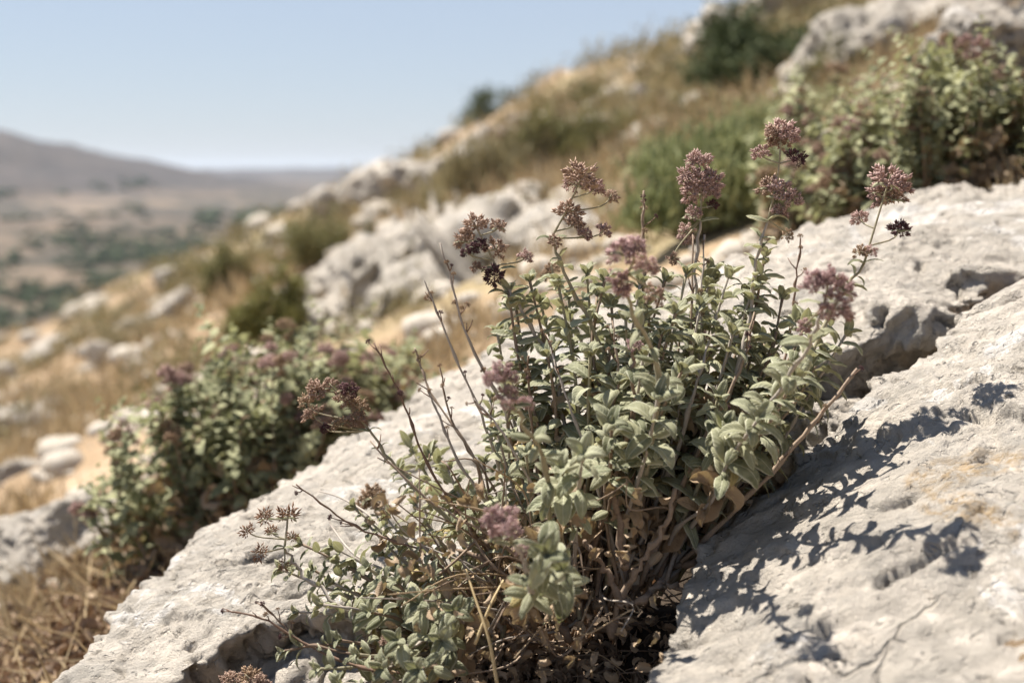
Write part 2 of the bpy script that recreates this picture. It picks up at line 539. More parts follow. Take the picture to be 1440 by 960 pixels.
# ------------------------------------------------------------------ ground sheet
def build_ground():
    ang = np.concatenate([np.linspace(-180, -32, 60, endpoint=False), np.linspace(-32, 32, 420, endpoint=False), np.linspace(32, 180, 60, endpoint=False)])
    ang = np.radians(ang)
    rad = np.concatenate([[0.05], np.exp(np.linspace(math.log(0.25), math.log(24000), 520))])
    A, RR = np.meshgrid(ang, rad)
    x = RR * np.sin(A)
    y = RR * np.cos(A)
    z = height(x.ravel(), y.ravel()).reshape(x.shape)
    v = np.stack([x, y, z], -1).reshape(-1, 3)
    na, nr = len(ang), len(rad)
    i = np.arange(nr - 1)[:, None] * na
    j = np.arange(na)[None]
    j2 = (j + 1) % na
    f = np.stack([i + j, i + j2, i + na + j2, i + na + j], -1).reshape(-1, 4)[:, ::-1]
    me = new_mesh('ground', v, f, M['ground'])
    at = me.attributes.new('far', 'FLOAT', 'POINT')
    at.data.foreach_set('value', sstep(40, 110, RR.ravel()).astype(np.float32))
    tag(link('ground', me), kind='structure')


build_ground()


# ------------------------------------------------------------------ rocks
def hull_mesh(groups):
    import bmesh
    bm = bmesh.new()
    for pts in groups:
        b2 = bmesh.new()
        for p in pts: b2.verts.new(p)
        r = bmesh.ops.convex_hull(b2, input=b2.verts)
        dele = [g for g in r['geom_interior'] if isinstance(g, bmesh.types.BMVert)]
        dele += [g for g in r['geom_unused'] if isinstance(g, bmesh.types.BMVert)]
        bmesh.ops.delete(b2, geom=list(set(dele)), context='VERTS')
        tmp = bpy.data.meshes.new('t')
        b2.to_mesh(tmp)
        b2.free()
        bm.from_mesh(tmp)
        bpy.data.meshes.remove(tmp)
    me = bpy.data.meshes.new('t')
    bm.to_mesh(me)
    bm.free()
    return me


def make_rock(name, groups, voxel, amp, freq, mat, label=None, cat='rock', smooth=8, crack=0.5, seed=0, sharp=None, group=None, strata=0.0, under=1.8):
    """rough stone: hulls fused, then weathered by noise. amp in metres, freq in 1/m"""
    allp = [Vector(p) for g in groups for p in g]
    o = Vector((sum(p.x for p in allp), sum(p.y for p in allp), sum(p.z for p in allp))) / len(allp)
    me0 = hull_mesh([[Vector(p) - o for p in g] for g in groups])
    ob = bpy.data.objects.new('t', me0)
    C.objects.link(ob)
    md = ob.modifiers.new('r', 'REMESH')
    md.mode = 'VOXEL'
    md.voxel_size = voxel
    ms = ob.modifiers.new('s', 'SMOOTH')
    ms.iterations = smooth
    ms.factor = 0.5
    dg = bpy.context.evaluated_depsgraph_get()
    me = bpy.data.meshes.new_from_object(ob.evaluated_get(dg))
    bpy.data.objects.remove(ob)
    bpy.data.meshes.remove(me0)
    n = len(me.vertices)
    co = np.empty(n * 3, np.float32)
    me.vertices.foreach_get('co', co)
    co = co.reshape(-1, 3).astype(float)
    nr = np.empty(n * 3, np.float32)
    me.vertices.foreach_get('normal', nr)
    nr = nr.reshape(-1, 3).astype(float)
    # warp the sample point so that features run irregularly
    s = co * freq + seed * 13.7
    w = np.stack([gnoise(s * 0.7 + 5), gnoise(s * 0.7 + 25), gnoise(s * 0.7 + 45)], -1)
    q = s + 0.5 * w
    d = 0.9 * fbm(q, 5, 0.52)
    # stepped breaks: a terrace curve on a slow noise
    t = fbm(q * 0.9 + 60, 3, 0.5) * 3.2
    tt = np.floor(t) + sstep(0.42, 0.58, t - np.floor(t))
    d = d + 0.50 * (tt - t * 0.6) * 0.55
    cr = ridged(q * 1.3 + 90, 3)
    d = d - crack * 1.7 * sstep(0.80, 0.97, cr)
    pit = gnoise(q * 5.5 + 120)
    d = d - crack * 0.45 * sstep(0.30, 0.62, pit)
    d = d + 0.13 * fbm(q * 9 + 7, 3, 0.6)
    d = d - crack * 0.5 * sstep(0.34, 0.55, gnoise(q * 13 + 77)) * sstep(-0.1, 0.3, gnoise(q * 1.1 + 33))
    if strata:
        ax = Vector((-0.42, -0.15, 0.9)).normalized()
        hgt = co @ np.array(ax) * strata + 0.6 * fbm(q * 0.6 + 3, 2)
        d = d + 0.5 * (np.abs(hgt - np.floor(hgt) - 0.5) - 0.25)
    steep = 1 - sstep(0.15, 0.62, nr[:, 2])
    chunk = 0.9 * fbm(q * 2.1 + 200, 4, 0.6) - 1.1 * sstep(0.62, 0.9, ridged(q * 2.4 + 230, 2))
    if under: d = d + under * steep * chunk
    co = co + nr * (d * amp)[:, None]
    me.vertices.foreach_set('co', co.astype(np.float32).ravel())
    me.polygons.foreach_set('use_smooth', np.ones(len(me.polygons), bool))
    me.update()
    me.name = name
    me.materials.clear()
    me.materials.append(mat)
    r = link(name, me, loc=o)
    tag(r, label, cat, group)
    return r


def plane3(a, b, c):
    a, b, c = P(*a), P(*b), P(*c)
    n = (b - a).cross(c - a).normalized()
    return a, n


def RP(px, py, pl, lift=0.0):
    a, n = pl
    if n.z < 0: n = -n
    d = P(px, py, 1.0)
    return d * ((a + n * lift).dot(n) / d.dot(n))


# front right slab
plA = plane3((1215, 570, 1.04), (960, 790, 0.92), (1400, 900, 0.72))
edge = [(905, 1000), (925, 880), (955, 800), (1010, 726), (1100, 668), (1160, 622), (1215, 572), (1295, 503), (1365, 440), (1440, 405), (1560, 350)]
topA = [RP(x, y, plA) for x, y in edge]
topA += [RP(1750, 700, plA), RP(1800, 1000, plA), RP(1500, 1250, plA), RP(1050, 1150, plA)]
ins = [RP(1130, 760, plA, 0.010), RP(1300, 640, plA, 0.014), RP(1420, 560, plA, 0.016), RP(1200, 850, plA, 0.012), RP(1400, 800, plA, 0.012)]
botA = [p + Vector((0.03, -0.0, -0.24)) for p in topA[:11]] + [p + Vector((0, 0, -0.25)) for p in topA[11:]]
make_rock('rock', [topA + ins + botA], 0.0029, 0.0115, 8.0, M['rock_a'],
          'large pale limestone slab filling the lower right, with plant shadows across it', smooth=14, crack=0.55, seed=1)

# back right ledge
plB = plane3((1195, 505, 1.13), (1440, 380, 1.27), (1190, 300, 1.50))
lowB = [(930, 575), (1060, 540), (1195, 492), (1240, 462), (1300, 440), (1345, 432), (1390, 396), (1440, 372), (1560, 320)]
upB = [(940, 400), (1060, 350), (1130, 322), (1190, 300), (1275, 276), (1330, 258), (1440, 250), (1600, 235)]
tb = [RP(x, y, plB) for x, y in lowB] + [RP(x, y, plB) for x, y in upB]
ib = [RP(1250, 380, plB, 0.012), RP(1380, 320, plB, 0.015)]
bb = [RP(x, y, plB) + Vector((0.04, 0.13, -0.14)) for x, y in lowB] + [RP(x, y, plB) + Vector((0, 0.05, -0.3)) for x, y in upB]
lump = []
for cx, cy, d, rr in ((1235, 548, 1.18, 0.034), (1268, 520, 1.21, 0.034), (1200, 575, 1.14, 0.030), (1320, 490, 1.27, 0.035), (1380, 440, 1.32, 0.04), (1210, 610, 1.12, 0.04), (1150, 600, 1.13, 0.04), (1345, 452, 1.24, 0.045), (1375, 430, 1.26, 0.035), (1300, 470, 1.25, 0.030), (1288, 436, 1.185, 0.034), (1398, 388, 1.26, 0.04)):
    c = P(cx, cy, d)
    g = []
    for k in range(14):
        v = Vector(rng.normal(size=3)).normalized()
        g.append(c + Vector((v.x * rr * 1.3, v.y * rr, v.z * rr)) + Vector((0, 0, -0.015)))
    lump.append(g)
make_rock('rock', [tb + ib + bb] + lump, 0.0030, 0.0115, 8.0, M['rock_b'],
          'pale limestone ledge behind the tall flower stems, undercut with a dark hollow', smooth=8, crack=0.6, seed=2)

# long left ledge
plC = plane3((330, 870, 1.07), (600, 830, 1.05), (480, 640, 1.34))
upC = [(60, 990), (110, 925), (165, 858), (230, 792), (290, 742), (345, 712), (420, 672), (482, 640), (540, 590), (600, 545), (660, 505), (720, 470), (830, 420), (960, 400)]
lowC = [(150, 1010), (225, 925), (270, 893), (340, 888), (425, 852), (500, 850), (560, 866), (640, 800), (740, 700), (860, 610), (1000, 560)]
tc_ = [RP(x, y, plC) for x, y in upC] + [RP(x, y, plC) for x, y in lowC]
ic = [RP(330, 800, plC, 0.010), RP(450, 740, plC, 0.014), RP(560, 660, plC, 0.016), RP(700, 560, plC, 0.012)]
bc = [RP(x, y, plC) + Vector((0, -0.02, -0.25)) for x, y in upC] + [RP(x, y, plC) + Vector((0.0, 0.09, -0.11)) for x, y in lowC]
lump = []
for cx, cy, d, rr in ((255, 975, 1.11, 0.034), (300, 968, 1.09, 0.030), (350, 962, 1.08, 0.034), (400, 930, 1.09, 0.030), (445, 912, 1.08, 0.026), (500, 925, 1.08, 0.030), (430, 965, 1.06, 0.036), (520, 980, 1.05, 0.04), (375, 1000, 1.05, 0.04)):
    c = P(cx, cy, d)
    g = []
    for k in range(14):
        v = Vector(rng.normal(size=3)).normalized()
        g.append(c + Vector((v.x * rr * 1.25, v.y * rr, v.z * rr * 0.9)) + Vector((0, 0, -0.012)))
    lump.append(g)
def sec(a, b, c, d, ex=()):
    return tc_[a:b] + tc_[14 + c:14 + d] + bc[a:b] + bc[14 + c:14 + d] + [ic[i] for i in ex]


make_rock('rock', [sec(0, 8, 0, 4, (0,)), sec(3, 10, 2, 5, (0, 1)), sec(5, 12, 4, 7, (1, 2)), sec(7, 14, 6, 11, (2, 3))] + lump, 0.0030, 0.0120, 8.0, M['rock_c'],
          'long pale limestone ledge running up from the bottom left behind the main plant', smooth=8, crack=0.6, seed=5)


def boulder(px, py, w, h, label, seed, mat='rock_e', n=2, tilt=24, depth=None, voxpx=3.0, ampk=0.055, yk=0.8, freqk=3.2, sink=0.3, crack=0.6, group=None, up=0.0):
    """stone whose lower middle stands on the ground seen at px, py; w, h in photo pixels"""
    if depth is None:
        g, d = G(px, py)
    else:
        g, d = P(px, py, depth), depth
    W, H = w / 2000 * d, h / 2000 * d
    r = np.random.default_rng(seed)
    groups = []
    rot = Matrix.Rotation(R(-tilt), 3, 'Y')
    for k in range(n):
        off = Vector(((k - (n - 1) / 2) * W * 0.42 + r.normal() * W * 0.05, r.normal() * W * 0.12, r.normal() * H * 0.10)) if n > 1 else Vector((0, 0, 0))
        sx = W * (0.5 if n == 1 else 0.36) * r.uniform(0.85, 1.15)
        sz = H * 0.62 * r.uniform(0.8, 1.1)
        pts = []
        for j in range(15):
            v = Vector(r.normal(size=3)).normalized()
            v = Vector((math.copysign(abs(v.x) ** 0.8, v.x) * sx, v.y * W * 0.5 * yk, v.z * sz))
            pts.append(g + rot @ (v + off) + Vector((0, 0, H * (0.5 - sink) + up * H)))
        groups.append(pts)
    size = max(W, H)
    return make_rock('rock', groups, max(size / 70, voxpx / 2000 * d), size * ampk, freqk / size, M[mat], label, smooth=5, crack=crack, seed=seed, group=group)


# mid outcrop, large craggy
D = []
for cx, cy, d, sx, sz, sy in ((420, 455, 4.3, 95, 50, .25), (500, 400, 4.3, 90, 62, .35), (590, 370, 4.1, 95, 62, .35), (690, 340, 3.9, 100, 62, .35), (560, 430, 3.7, 100, 40, .3),
                              (770, 345, 3.6, 75, 50, .3), (480, 450, 3.9, 75, 38, .25), (640, 420, 3.5, 80, 42, .25), (700, 300, 4.4, 95, 30, .4), (445, 478, 3.9, 40, 26, .2), (400, 462, 4.5, 60, 34, .25), (540, 455, 3.5, 60, 28, .2), (800, 335, 3.4, 60, 28, .3), (610, 320, 4.6, 100, 34, .3)):
    c = P(cx, cy, d)
    g = []
    rr = np.random.default_rng(int(cx * 7 + cy))
    rot = Matrix.Rotation(R(-26), 3, 'Y')
    for k in range(16):
        v = Vector(rr.normal(size=3)).normalized()
        g.append(c + rot @ Vector((v.x * sx / 2000 * d, v.y * sy, v.z * sz / 2000 * d)))
    D.append(g)
make_rock('rock', D, 0.012, 0.060, 3.3, M['rock_d'], 'large craggy limestone outcrop with dark clefts on the slope left of the flower stems', smooth=3, crack=0.95, seed=8)

BL = [
    # px, py, w, h, label, mat, n, tilt
    (60, 800, 300, 130, 'broken grey boulder at the left edge below the blurred oregano', 'rock_e', 3, 20),
    (1300, 62, 300, 112, 'pale sloping boulder at the top right above the blurred oregano', 'rock_e', 2, 26),
    (1415, 125, 240, 185, 'big grey boulder cut by the right edge behind the blurred oregano', 'rock_e', 2, 32),
    (770, 275, 105, 52, 'rounded grey boulder on the slope under the khaki shrubs', 'rock_e', 1, 15),
    (905, 215, 95, 45, 'smooth pale rock beside the bright green spiky bush', 'rock_s', 1, 28),
    (245, 440, 72, 38, 'white rock in dry grass above the blurred left oregano', 'rock_s', 1, 20),
    (325, 425, 46, 54, 'upright white rock between the two olive bushes', 'rock_s', 1, 30),
    (238, 405, 40, 30, 'small white rock farthest up the left end of the slope', 'rock_s', 1, 18),
    (68, 510, 76, 40, 'white rock at the left edge of the hillside', 'rock_s', 1, 18),
    (135, 520, 58, 42, 'grey white rock on the dry slope right of the edge rock', 'rock_s', 1, 24),
    (38, 600, 90, 44, 'long white rock lying in the dry grass at the left border', 'rock_s', 2, 22),
    (12, 535, 40, 28, 'small white rock half cut by the left border', 'rock_s', 1, 10),
    (60, 605, 50, 26, 'low white stone in front of the long white rock', 'rock_s', 1, 10),
    (90, 655, 50, 22, 'flat pale stone on bare ground by the left shrub', 'rock_s', 1, 10),
    (20, 668, 80, 26, 'flat white stone above the broken grey boulder', 'rock_s', 1, 8),
    (205, 560, 60, 36, 'pale rock half hidden behind the blurred left oregano tips', 'rock_s', 1, 18),
    (395, 365, 52, 34, 'small pale rock on the left shoulder of the outcrop', 'rock_s', 1, 22),
    (870, 143, 44, 28, 'left one of two white rocks near the skyline', 'rock_s', 1, 22),
    (905, 150, 46, 30, 'right one of two white rocks near the skyline', 'rock_s', 1, 26),
    (822, 165, 40, 26, 'pale rock below the skyline above the khaki shrubs', 'rock_s', 1, 20),
    (775, 255, 40, 22, 'small brown stained stone under the rounded boulder', 'rock_s', 1, 18),
    (740, 300, 60, 30, 'flat stone on orange soil above the outcrop', 'rock_s', 1, 20),
]
for i, (px, py, w, h, lab, mt, n, tl) in enumerate(BL):
    if mt == 'rock_s': w, h = w * 1.2, h * 1.3
    boulder(px, py, w, h, lab, 40 + i, mt, n, tl)

# skyline crags
boulder(592, 262, 150, 92, 'pale stepped crag on the skyline left of the dark tree', 71, 'rock_d', 3, 24, depth=12.0, crack=0.9, ampk=0.05)
boulder(478, 298, 80, 56, 'pale rock on the skyline at the lower end of the crag', 72, 'rock_d', 2, 30, depth=13.0)
boulder(1015, 70, 95, 90, 'tall pale crag on the skyline beside the dark green bush', 73, 'rock_d', 2, 38, depth=10.0)
boulder(1120, 20, 130, 60, 'brown grey crag at the top of the slope in the upper right', 74, 'rock_d', 2, 20, depth=9.5)


# ------------------------------------------------------------------ foliage helpers
def frame(d, n):
    """matrix with x along d and z near n"""
    d = d.normalized()
    y = n.cross(d)
    if y.length < 1e-5: y = Vector((1, 0, 0)).cross(d)
    y.normalize()
    z = d.cross(y)
    return Matrix(((d.x, y.x, z.x, 0), (d.y, y.y, z.y, 0), (d.z, y.z, z.z, 0), (0, 0, 0, 1)))


def leaf_shape(nu, nv, W, bend, fold, curl, r, wavy=0.0, twist=0.0):
    """leaf of length 1 along x, tip bending down by 'bend' radians, margins curled"""
    V, UV = [], []
    x = z = 0.0
    for i in range(nu + 1):
        u = i / nu
        a = bend * (u ** 1.3) * 1.2 - bend * 0.25
        if i:
            x += math.cos(a) / nu
            z -= math.sin(a) / nu
        w = W * (math.sin(math.pi * min(1, (0.04 + 0.96 * u)) ** 0.80) ** 0.62 if u < 1 else 0.02)
        w = max(w, 0.035 * (1 - u) + 0.006)
        tw = twist * u
        for j in range(nv + 1):
            v = 2 * j / nv - 1
            aa = abs(v)
            yy = v * w * (1 - 0.25 * abs(curl) * aa * aa)
            zz = fold * aa * w - curl * (aa ** 3) * w + wavy * 0.03 * math.sin(u * 17 + v * 3)
            y2 = yy * math.cos(tw) - zz * math.sin(tw)
            z2 = yy * math.sin(tw) + zz * math.cos(tw)
            V.append((x + z2 * math.sin(a), y2, z + z2 * math.cos(a)))
            UV.append((u, j / nv))
    F = []
    for i in range(nu):
        for j in range(nv):
            k = i * (nv + 1) + j
            F.append((k, k + nv + 1, k + nv + 2, k + 1))
    return np.array(V), np.array(F), np.array(UV)


_r = np.random.default_rng(11)
LS = [leaf_shape(9, 6, _r.uniform(0.23, 0.33), _r.uniform(0.4, 2.1), _r.uniform(0.15, 0.8), _r.uniform(0.2, 0.8), _r, 0.4, _r.uniform(-.4, .4)) for _ in range(9)]
LS_DRY = [leaf_shape(8, 4, _r.uniform(0.22, 0.36), _r.uniform(0.8, 2.4), _r.uniform(0.4, 1.2), _r.uniform(-0.7, 0.8), _r, 1.6, _r.uniform(-1.6, 1.6)) for _ in range(6)]
LS_FAR = [leaf_shape(3, 2, 0.36, b, 0.25, 0.1, _r) for b in (0.5, 1.1)]


def leaf_meshes(mat, shapes):
    return [new_mesh('leaf', v, f, M[mat], uv) for v, f, uv in shapes]


LM = {'leaf': leaf_meshes('leaf', LS), 'leaf_pale': leaf_meshes('leaf_pale', LS), 'leaf_yellow': leaf_meshes('leaf_yellow', LS[:5]),
      'leaf_dry': leaf_meshes('leaf_dry', LS_DRY), 'leaf_far': leaf_meshes('leaf_far', LS_FAR)}
LSH = {'leaf': LS, 'leaf_pale': LS, 'leaf_yellow': LS[:5], 'leaf_dry': LS_DRY, 'leaf_far': LS_FAR}


def tube(pts, r0, r1, sides=6, knots=None, power=1.0, wob=0.0, rg=None):
    """tapered tube; pts list of Vectors -> verts, faces"""
    pts = [Vector(p) for p in pts]
    n = len(pts)
    V, F = [], []
    up = Vector((0.13, 0.97, 0.21))
    for i, p in enumerate(pts):
        t = (pts[min(i + 1, n - 1)] - pts[max(i - 1, 0)])
        if t.length < 1e-9: t = Vector((0, 0, 1))
        t.normalize()
        a = up.cross(t)
        if a.length < 1e-4: a = Vector((1, 0, 0))
        a.normalize()
        b = t.cross(a)
        s = i / (n - 1)
        r = r0 + (r1 - r0) * s ** power
        if knots and i in knots: r *= 1.45
        if wob and rg is not None: r *= 1 + wob * rg.normal()
        for k in range(sides):
            an = 2 * math.pi * k / sides
            V.append(p + (a * math.cos(an) + b * math.sin(an)) * r)
    for i in range(n - 1):
        for k in range(sides):
            k2 = (k + 1) % sides
            F.append((i * sides + k, i * sides + k2, (i + 1) * sides + k2, (i + 1) * sides + k))
    b = len(V)
    V += [pts[0], pts[-1]]
    for k in range(sides):
        k2 = (k + 1) % sides
        F.append((b, k2, k, k))
        F.append((b + 1, (n - 1) * sides + k, (n - 1) * sides + k2, (n - 1) * sides + k2))
    return V, F


class MB:
    def __init__(s): s.v, s.f, s.r = [], [], []

    def add(s, vf, r=None):
        o = len(s.v)
        s.v += [tuple(x) for x in vf[0]]
        for q in vf[1]:
            t = []
            for i in q:
                if not t or (i + o) != t[-1]: t.append(i + o)
            s.f.append(tuple(t))
        s.r += [random.random() if r is None else r] * len(vf[0])

    def mesh(s, name, mat): return new_mesh(name, np.array(s.v), s.f, mat, rnd=s.r)


def catmull(ps, n=6):
    ps = [Vector(p) for p in ps]
    q = [ps[0] * 2 - ps[1]] + ps + [ps[-1] * 2 - ps[-2]]
    out = []
    for i in range(1, len(q) - 2):
        for k in range(n):
            t = k / n
            a, b, c, d = q[i - 1], q[i], q[i + 1], q[i + 2]
            out.append(0.5 * ((2 * b) + (c - a) * t + (2 * a - 5 * b + 4 * c - d) * t * t + (3 * b - a - 3 * c + d) * t ** 3))
    out.append(ps[-1])
    return out


# flower heads: a corymb of spikelets, each of overlapping bracts; radius 1
BR_V = np.array([(0, 0, 0), (0.45, 0.17, 0.0), (0.42, 0, 0.11), (0.45, -0.17, 0.0), (0.42, 0, -0.07), (1, 0, 0.05)])
BR_F = np.array([(0, 2, 1, 1), (0, 3, 2, 2), (0, 4, 3, 3), (0, 1, 4, 4), (5, 1, 2, 2), (5, 2, 3, 3), (5, 3, 4, 4), (5, 4, 1, 1)])[:, :3]


def head_mesh(mat, seed, nsp=22, per=10, flat=0.8, star=0.0):
    r = np.random.default_rng(seed)
    ms, rnd = [], []
    ga = 2.39996
    for k in range(nsp):
        t = (k + 0.5) / nsp
        th = math.acos(1 - t * 1.35)
        ph = k * ga + r.normal() * 0.25
        ax = Vector((math.sin(th) * math.cos(ph), math.sin(th) * math.sin(ph), math.cos(th) * flat + 0.12))
        ax = (ax + Vector(r.normal(size=3)) * 0.12).normalized()
        base = ax * r.uniform(0.24, 0.68) * (0.55 if star else 1.0)
        if not star: base.z *= 0.9
        Ls = r.uniform(0.20, 0.36) * (1.5 if star else 1)
        tint = r.uniform(0, 1)
        a = ax.orthogonal().normalized()
        b = ax.cross(a)
        for j in range(per):
            q = j / per
            an = j * ga
            side = a * math.cos(an) + b * math.sin(an)
            op = (0.25 + 0.85 * (1 - q)) * r.uniform(0.6, 1.3) + star * 0.4
            d = (ax + side * op).normalized()
            p = base + ax * Ls * q + side * 0.05
            m = frame(d, ax + side * -0.3)
            L = 0.31 * r.uniform(0.7, 1.25) * (1.7 if star else 1)
            S = Matrix.Diagonal((L, L * (1.55 if not star else 0.8), L * 1.5, 1))
            ms.append(Matrix.Translation(p) @ m @ S)
            rnd.append((0.35 * tint + 0.65 * r.random() ** 1.2) % 1.0)
        # stalk of the spikelet
        ms.append(frame(ax, a) @ Matrix.Diagonal((base.length + Ls * .5, .16, .30, 1)))
        rnd.append(0.1)
    v, f, uv, rr = merge(BR_V, BR_F, ms, None, np.array(rnd))
    return new_mesh('flower_head', v, f, M[mat], rnd=rr, smooth=False)


HM = {k: [head_mesh('head_' + k, i * 7 + j, nsp=ns, per=pr) for j, (ns, pr) in enumerate(((24, 9), (20, 9), (29, 9)))]
      for i, k in enumerate(('brown', 'mauve', 'pink', 'dark', 'tan'))}
HM['star'] = [head_mesh('head_star', 91, 10, 7, star=1.0), head_mesh('head_star', 92, 9, 7, star=1.0)]


# ------------------------------------------------------------------ the oregano plants
class Plant:
    def __init__(s, name, base, label, cat='herb', far=False, limit=300):
        s.e = bpy.data.objects.new(name, None)
        s.e.empty_display_size = 0.05
        s.e.location = base
        C.objects.link(s.e)
        tag(s.e, label, cat)
        s.o = Vector(base)
        s.leaves = []          # (size/depth, kind, matrix, parent)
        s.far = far
        s.limit = limit

    def stem(s, name, pts, r0, r1, mat='stem', sides=6, knots=None, wob=0.06):
        mb = MB()
        mb.add(tube([p - s.o for p in pts], r0, r1, sides, knots, wob=wob, rg=rng))
        return link(name, mb.mesh(name, M[mat]), s.e)

    def leaf(s, kind, pos, d, n, L, par, wk=1.0):
        m = Matrix.Translation(pos - s.o) @ frame(d, n) @ Matrix.Diagonal((L, L * wk, L, 1))
        s.leaves.append((L / max(pos.y, 0.3), kind, m, par))

    def head(s, kind, pos, d, rad, par, name='flower_head'):
        me = random.choice(HM[kind])
        d = d.normalized()
        q = Vector((0, 0, 1)).rotation_difference(d).to_matrix().to_4x4()
        m = Matrix.Translation(pos - s.o) @ q @ Matrix.Rotation(random.uniform(0, 6.28), 4, 'Z') @ Matrix.Diagonal((rad, rad, rad * random.uniform(0.9, 1.1), 1))
        return link(name, me, par, mtx=m)

    def finish(s):
        s.leaves.sort(key=lambda t: -t[0])
        for _, kind, m, par in s.leaves[:s.limit]:
            link('leaf', random.choice(LM[kind]), par, mtx=m)
        rest = s.leaves[s.limit:]
        for kind in {t[1] for t in rest}:
            ms = [t[2] for t in rest if t[1] == kind]
            sh = LSH[kind]
            Vs, Fs, Us, Rs, off = [], [], [], [], 0
            for i in range(len(sh)):
                sub = ms[i::len(sh)]
                if not sub: continue
                v, f, uv, rr = merge(sh[i][0], sh[i][1], sub, sh[i][2])
                Vs.append(v); Fs.append(f + off); Us.append(uv); Rs.append(rr)
                off += len(v)
            me = new_mesh('small_leaves', np.concatenate(Vs), np.concatenate(Fs), M[kind], np.concatenate(Us), np.concatenate(Rs))
            tag(link('small_leaves', me, s.e), kind='stuff')

    def leafy(s, pts, par, s0, s1, L, kind='leaf', gap=0.011, tipL=0.4, droop=0.0, dens=1.0, dry_below=0.0, elev=0.22):
        """opposite pairs of leaves along pts between fractions s0 and s1"""
        n = len(pts)
        seg = [0.0]
        for i in range(1, n): seg.append(seg[-1] + (pts[i] - pts[i - 1]).length)
        T = seg[-1]
        a = s0 * T
        k = 0
        ph0 = random.uniform(0, 3.14)
        while a < s1 * T:
            i = max(j for j in range(n) if seg[j] <= a)
            i = min(i, n - 2)
            f = (a - seg[i]) / max(seg[i + 1] - seg[i], 1e-6)
            p = pts[i].lerp(pts[i + 1], f)
            t = (pts[i + 1] - pts[i]).normalized()
            A = t.orthogonal().normalized()
            B = t.cross(A)
            fr = (a / T - s0) / max(s1 - s0, 1e-3)
            size = L * (1 - (1 - tipL) * max(0, (fr - 0.45) / 0.55) ** 1.2) * random.uniform(0.6, 1.25) * min(1, 0.7 + fr)
            for side in (0, 1):
                if random.random() > dens: continue
                an = ph0 + k * 1.571 + side * math.pi + random.gauss(0, 0.25)
                out = A * math.cos(an) + B * math.sin(an)
                el = elev + random.gauss(0, 0.22) + 0.30 * fr ** 2
                d = (out * math.cos(el) + t * math.sin(el) - Vector((0, 0, droop * random.uniform(0.4, 1.3)))).normalized()
                nn = (t * 1.0 + Vector((0, 0, 0.5)) - out * 0.4 + Vector(rng.normal(size=3)) * 0.15)
                kd = kind
                if kind in ('leaf', 'leaf_pale'):
                    x = random.random()
                    if fr < dry_below * 0.6 and x < 0.75: kd = 'leaf_dry'
                    elif fr < dry_below and x < 0.34: kd = 'leaf_yellow'
                    elif x < 0.2: kd = 'leaf_pale'
                s.leaf(kd, p + out * 0.001, d, nn, size, par, random.uniform(0.85, 1.1))
                if random.random() < 0.16 and size > 0.008 and not s.far:
                    for q in range(2):        # small axillary leaves
                        o2 = (out + Vector(rng.normal(size=3)) * 0.5 + t * 0.9).normalized()
                        s.leaf(kd, p + o2 * 0.002, o2, nn, size * random.uniform(0.3, 0.5), par)
            a += gap * random.uniform(0.8, 1.25) * (1 - 0.45 * fr)
            k += 1
        if s1 >= 0.99:
            t = (pts[-1] - pts[-2]).normalized()
            A = t.orthogonal().normalized(); B = t.cross(A)
            for q in range(5):
                an = q * 1.571 + 0.3
                out = A * math.cos(an) + B * math.sin(an)
                s.leaf(kind, pts[-1], (out * 0.7 + t).normalized(), t - out * 0.5, L * tipL * random.uniform(0.6, 1.0), par)


def stem_path(base, tip, lean=0.35, wig=0.004, n=5):
    b, t = Vector(base), Vector(tip)
    dv = t - b
    ctrl = b + Vector((dv.x * lean * 1.3, dv.y * lean * 1.3, dv.z * 0.42 - 0.0))
    ps = []
    for i in range(n + 1):
        s = i / n
        p = b * (1 - s) ** 2 + ctrl * 2 * s * (1 - s) + t * s * s
        if 0 < i < n: p = p + Vector(rng.normal(size=3)) * wig
        ps.append(p)
    return catmull(ps, 4)


def root(t, d=None):
    """a spot along the gully where stems leave the ground, t 0 at right, 1 at left"""
    x = 935 - 270 * t + random.uniform(-18, 18)
    y = 815 + 90 * t + random.uniform(-12, 18)
    return P(x, y, (d or 0.985) + random.uniform(-0.03, 0.03))


main = Plant('oregano_plant', P(850, 850, 0.99),
             'tall woolly leaved oregano with mauve brown flower heads rooted in the cleft between the rocks')
